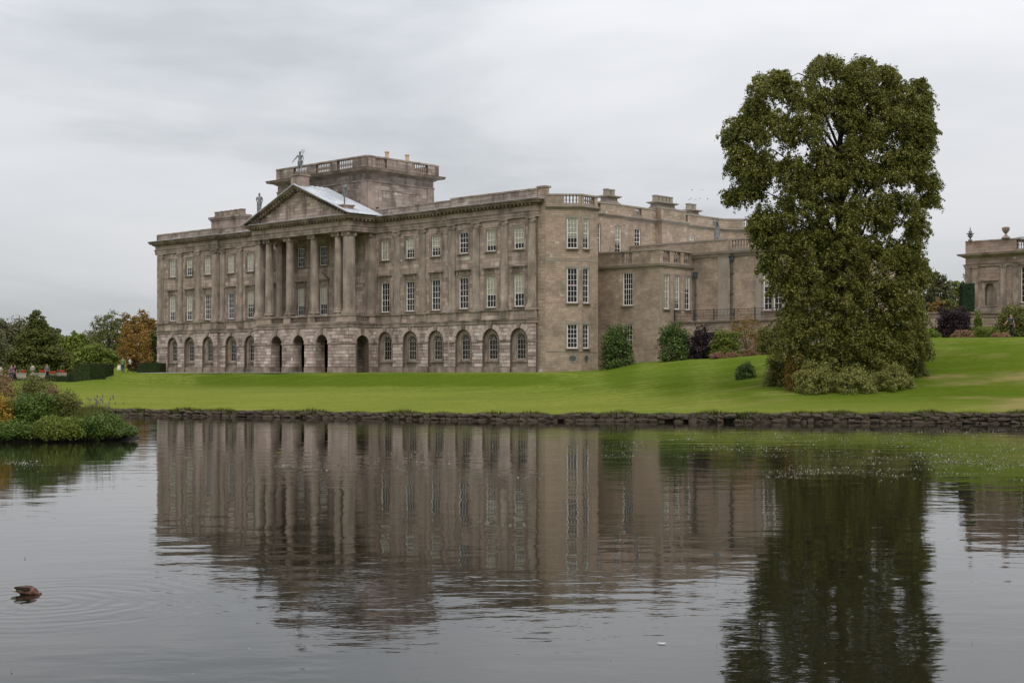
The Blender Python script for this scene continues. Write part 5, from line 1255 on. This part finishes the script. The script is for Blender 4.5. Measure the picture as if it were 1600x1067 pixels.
# ------------------------------------------------------------ figures
def skin(name, J, E_, m, parent, lvl=1, root=0):
    me = bpy.data.meshes.new(name); me.from_pydata([j[0] for j in J], E_, []); o = bpy.data.objects.new(name, me); COL.objects.link(o); o.parent = parent
    o.modifiers.new('skin', 'SKIN')
    for i, j in enumerate(J):
        r = j[1]; me.skin_vertices[0].data[i].radius = (r, r) if not isinstance(r, tuple) else r
    me.skin_vertices[0].data[root].use_root = True
    s = o.modifiers.new('sub', 'SUBSURF'); s.levels = lvl; s.render_levels = lvl
    o.modifiers['skin'].use_smooth_shade = True; me.materials.append(m if not isinstance(m, str) else M[m]); return o
def plain(name, c, rough=.85):
    if name not in M: M[name] = mat(name, [tuple(x*.85 for x in c), c], 4, rough=rough)
    return name
def figure(name, label, cat, loc, rz, h, pose, skinm, clothes=None, hair=None, robe=None, group=None):
    """one continuous body (joints in units of the height, facing -y), clothes and hair as child meshes"""
    e = empty(name, loc, rz, label, cat, group); P = dict(pel=(0,0,.52), chest=(0,0,.70), neck=(0,0,.825), head=(0,-.008,.875), top=(0,0,.955),
      shl=(.105,0,.795), ell=(.135,.01,.64), wrl=(.14,-.03,.50), shr=(-.105,0,.795), elr=(-.135,.01,.64), wrr=(-.14,-.03,.50),
      hpl=(.052,0,.49), knl=(.056,-.01,.28), anl=(.058,.01,.045), tol=(.06,-.075,.018), hpr=(-.052,0,.49), knr=(-.056,-.01,.28), anr=(-.058,.01,.045), tor=(-.06,-.075,.018))
    P.update(pose); V = lambda k: Vector(P[k])*h
    rad = dict(pel=(.078,.055), chest=(.088,.058), neck=.028, head=.046, top=.036, shl=.034, ell=.024, wrl=.016, shr=.034, elr=.024, wrr=.016, hpl=.048, knl=.031, anl=.021, tol=.018, hpr=.048, knr=.031, anr=.021, tor=.018)
    ks = list(rad); J = [(V(k), tuple(x*h for x in rad[k]) if isinstance(rad[k], tuple) else rad[k]*h) for k in ks]; ix = {k: i for i, k in enumerate(ks)}
    ed = [('pel','chest'),('chest','neck'),('neck','head'),('head','top'),('chest','shl'),('shl','ell'),('ell','wrl'),('chest','shr'),('shr','elr'),('elr','wrr'),('pel','hpl'),('hpl','knl'),('knl','anl'),('anl','tol'),('pel','hpr'),('hpr','knr'),('knr','anr'),('anr','tor')]
    E_ = [(ix[a], ix[b]) for a, b in ed]
    for s_ in 'lr':      # palm, four fingers, thumb
        w = V('wr'+s_); d = (w-V('el'+s_)).normalized(); sd = d.cross(Vector((0, 1, 0))).normalized(); b = d.cross(sd)
        J.append((w+d*.028*h, .014*h)); pi_ = len(J)-1; E_.append((ix['wr'+s_], pi_))
        for j, ln in enumerate((.030, .035, .033, .026)):
            q = w+d*.042*h+b*(j-1.5)*.0085*h; J.append((q, .0055*h)); J.append((q+d*ln*h+sd*.006*h, .0042*h)); E_ += [(pi_, len(J)-2), (len(J)-2, len(J)-1)]
        q = w+d*.030*h-b*.018*h; J.append((q, .006*h)); E_.append((pi_, len(J)-1))
    skin('body', J, E_, skinm, e)
    # nose and ears as shallow lathes on the head
    hd = V('head'); f = MB(); f.tube([hd+Vector((0,-.044*h,.012*h)), hd+Vector((0,-.056*h,-.004*h))], [.006*h, .010*h], 6)
    for s_ in (-1, 1): f.tube([hd+Vector((s_*.044*h,0,.012*h)), hd+Vector((s_*.050*h,.004*h,-.008*h))], [.010*h, .007*h], 6)
    f.build('face', skinm, e)
    def part(nm, m, spec, lvl=1):
        J2 = [(V(a).lerp(V(b), t_), tuple(x*h for x in r) if isinstance(r, tuple) else r*h) for a, b, t_, r in spec[0]]; return skin(nm, J2, spec[1], m, e, lvl)
    if clothes:
        sh, tr, sl, ll, shoe = clothes
        part('shirt', sh, ([('pel','chest',-.05,(.092,.072)),('chest','chest',0,(.102,.074)),('chest','neck',.75,(.05,.045)),('shl','shl',0,.046),('shl','ell',sl,.036),('shr','shr',0,.046),('shr','elr',sl,.036)], [(0,1),(1,2),(1,3),(3,4),(1,5),(5,6)]))
        part('trousers', tr, ([('pel','chest',.1,(.086,.066)),('hpl','hpl',0,.060),('hpl','knl',.9,.043),('knl','anl',ll,.034),('hpr','hpr',0,.060),('hpr','knr',.9,.043),('knr','anr',ll,.034)], [(0,1),(1,2),(2,3),(0,4),(4,5),(5,6)]))
        for s_ in 'lr': part('shoe', shoe, ([('an'+s_,'an'+s_,0,.030),('an'+s_,'to'+s_,1.05,.024)], [(0,1)]))
    if hair:
        part('hair', hair, ([('head','top',.30,.050),('head','top',.98,.044)], [(0,1)])).location = (0, .012*h, .004*h)
    if robe: 
        b = MB(); n = 14; rows = []
        for t_, rx, ry in robe:
            rows.append(len(b.v)); c = Vector((V('pel').x, V('pel').y, 0))*(1 if t_ > .3 else .6)
            for j in range(n):
                a = 2*math.pi*j/n; fl_ = 1+.12*math.sin(a*5+t_*9); b.v.append((c.x+rx*h*fl_*math.cos(a), c.y+ry*h*fl_*math.sin(a), t_*h))
        for p, q in zip(rows, rows[1:]):
            for j in range(n): b.f.append((p+j, p+(j+1) % n, q+(j+1) % n, q+j))
        b.build('drapery', skinm, e, smooth=True)
    return e
plain('skin_tone', (.45,.26,.18)); plain('skin_dark', (.32,.18,.12)); plain('hair_brown', (.05,.03,.02)); plain('hair_grey', (.25,.23,.21)); plain('shirt_green', (.10,.28,.12)); plain('shirt_white', (.75,.75,.76)); plain('shirt_grey', (.16,.16,.19)); plain('shirt_slate', (.07,.07,.085)); plain('jeans', (.05,.07,.12)); plain('black_cloth', (.012,.012,.014)); plain('shirt_purple', (.16,.08,.16)); plain('shoe_dark', (.03,.025,.02)); plain('bag_white', (.7,.7,.68))
walk = dict(knl=(.056,-.06,.285), anl=(.058,-.10,.05), tol=(.06,-.175,.03), knr=(-.056,.03,.28), anr=(-.058,.14,.06), tor=(-.06,.075,.018), ell=(.13,.05,.64), wrl=(.13,.04,.50), elr=(-.13,-.04,.65), wrr=(-.12,-.12,.53))
def person(lbl, px, yfoot, Y, rz, h, pose, *a, **k):
    X = at(px, Y); z = gz(X, Y); return figure('person', lbl, 'person', (X, Y, z+.0), rz, h, pose, *a, **k)
p1 = person('person in dark grey top and black trousers walking left beside the shrubs at right', 1580, 524, 98.5, R(-72), 1.74, dict(walk, elr=(-.14,-.08,.67), wrr=(-.15,-.19,.56), ell=(.13,.02,.64)), 'skin_tone', ('shirt_slate', 'black_cloth', .75, .95, 'shoe_dark'), 'hair_brown')
person('person in green T-shirt and blue jeans seen from behind on the path', 192, 585, 152, R(170), 1.78, dict(ell=(.15,.01,.65), elr=(-.17,.02,.65), wrr=(-.21,-.02,.53)), 'skin_tone', ('shirt_green', 'jeans', .7, .95, 'shoe_dark'), 'hair_grey')
person('person in white T-shirt and dark trousers walking right beside the green shirt', 203, 585, 152.5, R(80), 1.72, walk, 'skin_tone', ('shirt_white', 'black_cloth', .7, .95, 'shoe_dark'), 'hair_brown')
person('person in grey long sleeved top standing among the flower baskets', 73.5, 592, 141, R(60), 1.75, dict(ell=(.15,0,.65)), 'skin_tone', ('shirt_grey', 'black_cloth', .98, .95, 'shoe_dark'), 'hair_brown')
person('person in dull purple top half hidden behind the pink shrubs at left', 18, 592, 138, R(20), 1.68, {}, 'skin_tone', ('shirt_purple', 'jeans', .7, .95, 'shoe_dark'), 'hair_brown')
person('person in black top beside the purple top behind the shrubs at left', 23.5, 592, 139, R(-30), 1.68, {}, 'skin_tone', ('black_cloth', 'black_cloth', .9, .95, 'shoe_dark'), 'hair_brown')
b = MB(); Xb, Yb = at(186, 151.8), 151.8; b.lathe(0, 0, [(.16,0),(.22,.1),(.2,.4),(.12,.5)], 8); b.tube([(-.1,0,.48),(-.06,0,.66),(.06,0,.66),(.1,0,.48)], .015, 5); o = b.build('carrier_bag', 'bag_white'); o.location = (Xb, Yb, gz(Xb, Yb)+.25); tag(o, 'white carrier bag held beside the green shirted person', 'bag')
# statues on the roof
def roofpos(x, y): return wpos(x, y)
x, y, z = pl['c']; cpos = roofpos(x, y)
fig_ = figure('statue', 'grey lead statue holding a trident on the pediment peak', 'statue', (*cpos, z), R(-25), 2.4, dict(elr=(-.19,.0,.70), wrr=(-.30,-.03,.57), ell=(.15,0,.66), wrl=(.19,-.06,.62), knr=(-.07,-.03,.28), anr=(-.09,-.02,.04), tor=(-.1,-.1,.02)), 'statue', None, 'statue', [(.36,.07,.06),(.45,.10,.08),(.55,.105,.085),(.6,.08,.07)])
b = MB(); b.tube([(.46,-.16,.0),(.42,-.14,2.2)], .022, 5)
for s_ in (-1, 0, 1): b.tube([(.42+s_*.14,-.14,2.12),(.42+s_*.14,-.14,2.42)], .02, 5)
b.tube([(.27,-.14,2.13),(.57,-.14,2.13)], .02, 5); b.build('trident', 'statue', fig_)
x, y, z = pl['l']; figure('statue', 'grey lead statue of a draped figure on the left end of the pediment', 'statue', (*roofpos(x, y), z), R(-20), 2.5, dict(elr=(-.15,.02,.66), wrr=(-.06,-.09,.60), ell=(.13,.02,.65), wrl=(.12,-.03,.52), chest=(.01,0,.7), pel=(-.01,0,.52)), 'statue', None, 'statue', [(.10,.10,.08),(.3,.085,.07),(.5,.10,.08),(.62,.09,.075)])
x, y, z = pl['r']; figure('statue', 'grey lead statue with crossed legs on the right end of the pediment', 'statue', (*roofpos(x, y), z), R(-60), 2.35, dict(ell=(.17,-.05,.67), wrl=(.10,-.12,.74), elr=(-.14,.0,.65), wrr=(-.17,.03,.56), pel=(-.02,.0,.52), knl=(.03,-.05,.29), anl=(-.03,-.02,.05), tol=(-.05,-.1,.02)), 'statue', None, 'statue', [(.33,.075,.07),(.45,.10,.085),(.54,.105,.09),(.62,.08,.07)])
sx = xl(1121, by1+.3); figure('statue', 'pale green grey statue of a robed figure on the lower wing parapet', 'statue', (*wpos(sx, by1+.25), zC), R(-100), 1.95, dict(elr=(-.15,-.03,.66), wrr=(-.05,-.1,.62), ell=(.12,.06,.66), wrl=(.13,.1,.52), anr=(-.07,.16,.05), knr=(-.06,.06,.28), tor=(-.07,.08,.02)), 'statue', None, 'statue', [(.02,.10,.15),(.25,.085,.12),(.5,.085,.08),(.66,.085,.07)])
# urn, baskets and troughs in the lower garden
b = MB(); b.lathe(0, 0, [(.30,0),(.30,.15),(.12,.22),(.10,.35),(.26,.55),(.36,.85),(.33,1.05),(.40,1.12),(.22,1.2),(.12,1.38),(.03,1.45)], 12)
Yu = 144; o = b.build('stone_urn', 'white_stone'); o.location = (at(51, Yu), Yu, zp(584.5, Yu)); o.scale = (.78,.78,.62); tag(o, 'pale stone lidded urn on a plinth among the flower baskets', 'urn'); b = MB(); b.box(Fr(0,0), -.28,.28,-.28,.28,-.9,0); b.build('plinth', 'white_stone', o)
b = MB(); b.lathe(0, 0, [(.30,0),(.30,.15),(.12,.22),(.10,.35),(.26,.55),(.36,.85),(.33,1.05),(.40,1.12),(.22,1.2),(.12,1.38),(.03,1.45)], 12)
o = b.build('stone_urn', 'white_stone'); o.location = (at(1, 143), 143, zp(587, 143)); o.scale = (.78,.78,.62); tag(o, 'pale stone urn at the very left edge of the garden', 'urn'); b = MB(); b.box(Fr(0,0), -.28,.28,-.28,.28,-.7,0); b.build('plinth', 'white_stone', o)
lbs = {35: 'red flower basket left of the stone urn', 65.5: 'red flower basket between the stone urn and the grey clad person', 82.5: 'lowest red flower basket right of the grey clad person', 97: 'red flower basket nearest the clipped hedge'}
for px, lb in lbs.items():
    Yq = 142 if px != 82.5 else 136; zz = zp(584.5 if px != 82.5 else 586.5, Yq); e = empty('flower_basket', (at(px, Yq), Yq, zz), 0, lb, 'flower basket', 'baskets of red flowers in the lower garden')
    b = MB(); b.lathe(0, 0, [(.14,-.9),(.10,-.85),(.08,-.2),(.22,-.1),(.36,.12),(.40,.18),(.34,.16)], 10); b.build('basket', 'white_stone', e)
    mesh_np('flowers', leaves([(random.uniform(-.25,.25), random.uniform(-.2,.2), .26+random.uniform(0,.1)) for _ in range(14)], [.12]*14, 14, .09), 4, 'red_flower', e)
for px, lb in ((33, 'white stone trough below the leftmost red basket'), (63, 'white stone trough left of the grey clad person'), (96, 'white stone trough below the basket nearest the hedge')):
    Yq = 137; b = MB(); b.box(Fr(0,0), -.45,.45,-.2,.2,0,.32); b.box(Fr(0,0), -.5,.5,-.24,.24,.32,.42); b.box(Fr(0,0), -.38,.38,-.15,.15,-.12,0); o = b.build('trough', 'white_stone'); o.location = (at(px, Yq), Yq, zp(589.5, Yq)); o.rotation_euler = (0, 0, R(25)); tag(o, lb, 'trough', 'white troughs in the lower garden')

# ------------------------------------------------------------ island at left
def island():
    mb = MB(); n = 40; cx_, cy_ = -19.6, 51.3; rings = [(1.0, -.4), (.99, .06), (.93, .22), (.7, .4), (.3, .5)]; rows = []
    for s_, z in rings:
        rows.append(len(mb.v))
        for j in range(n):
            a = 2*math.pi*j/n; r_ = 1+.05*math.sin(3*a+1)+.03*math.sin(7*a); mb.v.append((cx_+5.3*s_*r_*math.cos(a), cy_+2.6*s_*r_*math.sin(a), z))
    for p, q in zip(rows, rows[1:]):
        for j in range(n): mb.f.append((p+j, p+(j+1) % n, q+(j+1) % n, q+j))
    mb.f.append(tuple(rows[-1]+j for j in range(n)))
    o = mb.build('island', 'mud', smooth=True); tag(o, 'small planted island at the left of the lake', kind='structure')
island()
def isl(name, label, x0, x1, yt, Y, m, **kw):
    X = at((x0+x1)/2, Y); w = (x1-x0)*Y/F; h = zp(yt, Y)-.25; return plant(name, label, kw.pop('cat', 'shrub'), X, Y, w, h, m, z=.25, **kw)
isl('azalea', 'dull rose tinted azalea at the back left of the island', -60, 46, 580, 52.5, 'rose_leaf', size=.07, nl=110, nc=170)
isl('azalea', 'yellow green and brownish azalea forming the island top', 18, 100, 584, 52.2, 'olive_leaf', size=.07, nl=110, nc=200)
isl('azalea', 'reddish brown azalea patch right of the island top', 60, 96, 592, 51.2, 'rose_leaf', size=.065, nl=90, nc=60)
isl('azalea', 'yellow leaved azalea at the left front of the island', -50, 24, 606, 49.9, 'yellow_leaf', size=.08, nl=90, nc=130)
isl('azalea', 'bushy yellow green azalea on the right shoulder of the island', 66, 132, 604, 51.0, 'olive_leaf', size=.075, nl=100, nc=150)
isl('evergreen_shrub', 'deep green shrub in the middle of the island', 6, 88, 608, 50.4, 'ivy_leaf', size=.08, nl=110, nc=170)
isl('ground_cover_shrub', 'dark green spreading plant along the island front left', -60, 60, 652, 49.25, 'ivy_leaf', size=.075, nl=110, nc=170, dep=1.6)
isl('ground_cover_shrub', 'mid green spreading plant along the island front centre', 48, 132, 646, 49.2, 'green_leaf', size=.07, nl=110, nc=160, dep=1.6)
isl('ground_cover_shrub', 'glossy green plant running down to the island tip', 112, 198, 640, 50.2, 'ivy_leaf', size=.07, nl=110, nc=150, dep=2.2)
isl('ground_cover_shrub', 'low green leaves at the very tip of the island', 176, 213, 662, 50.3, 'laurel_leaf', size=.07, nl=90, nc=70, dep=1.6)
def reeds():
    X = at(140, 50.6); Y = 50.6; e = empty('flowering_reeds', (X, Y, .25), 0, 'tall thin grassy stems with faint purple spikes near the island tip', 'reeds')
    n = 700; x = RNG.normal(0, .55, n); y = RNG.normal(0, .4, n); h = RNG.uniform(.4, 1.15, n)*np.exp(-(x/1.0)**2*.6); lx = RNG.normal(0, .12, n); w = .012; a = RNG.uniform(0, 3.1, n)
    v = np.stack([np.stack([x-w*np.cos(a), y-w*np.sin(a), 0*x], 1), np.stack([x+w*np.cos(a), y+w*np.sin(a), 0*x], 1), np.stack([x+lx, y, h+.25], 1)], 1).reshape(-1, 3)
    mesh_np('stems', v, 3, 'olive_leaf', e, 'stuff')
    P = [(random.gauss(.25, .35), random.gauss(0, .3), random.uniform(.95, 1.35)) for _ in range(26)]; mesh_np('flower_spikes', leaves(P, [.06]*26, 16, .05, squash=(.5,.5,1.6)), 4, 'purple_flower', e, 'stuff')
reeds()
# ------------------------------------------------------------ on the water
def specks():
    V = []
    bands = [(260, 560, 709, 4, 260), (500, 700, 713, 3, 200), (400, 640, 728, 2.5, 300), (480, 640, 733, 2, 160), (640, 930, 706, 5, 420), (760, 860, 742, 3, 140), (560, 700, 724, 3, 120),
             (940, 1250, 692, 10, 1500), (1060, 1460, 688, 9, 1400), (1180, 1460, 712, 9, 900), (1200, 1420, 738, 4, 1100), (1380, 1600, 700, 18, 3200), (1440, 1600, 724, 6, 1400), (1150, 1600, 742, 3, 300), (1300, 1600, 676, 4, 300), (930, 1030, 712, 3, 150), (0, 60, 722, 4, 500), (740, 900, 818, 3, 160)]
    for x0, x1, y, s_, n in bands:
        n = n//2; nb = max(3, n//14); cx_ = RNG.uniform(x0, x1, nb); cy_ = RNG.normal(y, s_, nb); i = RNG.integers(0, nb, n)
        px = cx_[i]+RNG.normal(0, 12, n); py = np.clip(cy_[i]+RNG.normal(0, .7, n), 672, 1000); Y = CZ*F/(py-HY); X = (px-CX)/F*Y; V.append(np.stack([X, Y, np.full(n, .004)], 1))
    n = 260; px = RNG.uniform(0, 1600, n); py = RNG.uniform(690, 1060, n); Y = CZ*F/(py-HY); V.append(np.stack([(px-CX)/F*Y, Y, np.full(n, .004)], 1)[:90])
    c = np.concatenate(V); m = len(c); s_ = RNG.uniform(.005, .019, m)*(.35+.65*np.clip(c[:, 1]/40, 0, 1)); a = RNG.uniform(0, 6.28, m); h = RNG.uniform(.004, .022, m)
    dx = np.cos(a)*s_; dy = np.sin(a)*s_; z0 = np.zeros(m)
    v = np.stack([c+np.stack([-dx, -dy, z0], 1), c+np.stack([dy, -dx, h*.3], 1), c+np.stack([dx, dy, h], 1), c+np.stack([-dy, dx, h*.5], 1)], 1).reshape(-1, 3)
    mesh_np('pond_weed', v, 4, 'specks', None, 'stuff', 'drifting flecks of pond weed on the lake')
specks()
def duck():
    Y = CZ*F/(928-HY); X = at(42, Y); e = empty('duck', (X, Y, 0), R(0), 'brown duck dabbling on the lake at the lower left', 'duck')
    Mb = mat('duck_brown', [(.035,.018,.012),(.10,.05,.03),(.17,.09,.055)], 22, detail=6, rough=.8, bump=.4, bscale=30, crange=(.35,.65)); Md = mat('duck_dark', [(.012,.009,.008),(.04,.025,.018)], 20); 
    J = [((-.13,0,.05), (.022,.018)), ((-.07,0,.045), (.05,.045)), ((0,0,.04), (.068,.058)), ((.07,0,.035), (.06,.052)), ((.115,0,.02), (.036,.034)), ((.145,.02,-.005), .026), ((.155,.045,-.015), .022)]
    skin('body', J, [(i, i+1) for i in range(6)], Mb, e, 2, 2)
    for s_ in (-1, 1): skin('wing', [((.06,s_*.052,.06), (.014,.03)), ((-.02,s_*.055,.062), (.014,.034)), ((-.10,s_*.03,.07), (.008,.018)), ((-.145,s_*.012,.078), (.004,.008))], [(0,1),(1,2),(2,3)], Md, e, 2, 1)
    b = MB(); b.tube([(-.12,.012,.04),(-.185,.03,.052)], [.02,.004], 6); b.tube([(-.12,-.012,.04),(-.18,-.02,.045)], [.02,.004], 6); b.build('tail_feathers', 'white_stone', e)
    b = MB(); b.tube([(.150,.06,-.01),(.150,.095,-.016)], [.010,.006], 6); b.build('bill', 'iron', e)
duck()
def floatbit(name, label, px, py, L_, w, m, rz):
    Y = CZ*F/(py-HY); b = MB(); P = [(-L_/2, 0), (-L_*.2, -w/2), (L_*.25, -w/2), (L_/2, 0), (L_*.25, w/2), (-L_*.2, w/2)]
    n = len(P); b.v = [(x, y, .004+.03*(x/L_)**2) for x, y in P]+[(x, y, .010+.03*(x/L_)**2) for x, y in P]; b.f = [tuple(reversed(range(n))), tuple(range(n, 2*n))]+[(i, (i+1) % n, n+(i+1) % n, n+i) for i in range(n)]
    o = b.build(name, m); o.location = (at(px, Y), Y, 0); o.rotation_euler = (0, 0, rz); tag(o, label, 'leaf' if 'leaf' in name else 'feather')
floatbit('floating_feather', 'small white feather lying on the open water at lower right', 1034, 1006, .085, .022, 'bag_white', R(-20))
floatbit('floating_leaf', 'single yellow leaf floating before the portico reflection', 436, 707, .16, .14, 'yellow_leaf', .3)
floatbit('floating_leaf', 'tiny pale leaf on the tree reflection', 1344, 902, .05, .02, 'pink_flower', .1)
# jackdaws circling above the chimneys
bm_ = None
for i, (px, py) in enumerate(((1081,297),(1097,297),(1080,310),(1077,312.5),(1087,312),(1093,310.5),(1105,311))):
    Y = 140+i*1.5
    if bm_ is None:
        b = MB(); b.tube([(-.16,0,0),(-.05,0,.01),(.08,0,.01),(.17,0,0)], [.01,.05,.05,.01], 6)
        for s_ in (-1, 1): b.prism(Fr(0, 0), [(0,0)]*0 or [(-.04,.0),(.06,.0),(.03,.02),(-.03,.02)], -.02, .02); b.quad((-.05,s_*.02,.01),(.06,s_*.02,.01),(.02,s_*.36,.10),(-.05,s_*.30,.09))
        bo = b.build('bird', 'iron'); bm_ = bo
    else: bo = bpy.data.objects.new('bird', bm_.data); COL.objects.link(bo)
    bo.scale = (.55, .55, .55); bo.location = (at(px, Y), Y, zp(py, Y)); bo.rotation_euler = (0, .1*i, i*1.1); tag(bo, 'tiny dark bird flying in the sky above the right hand chimneys', 'bird', 'birds circling above the chimneys')
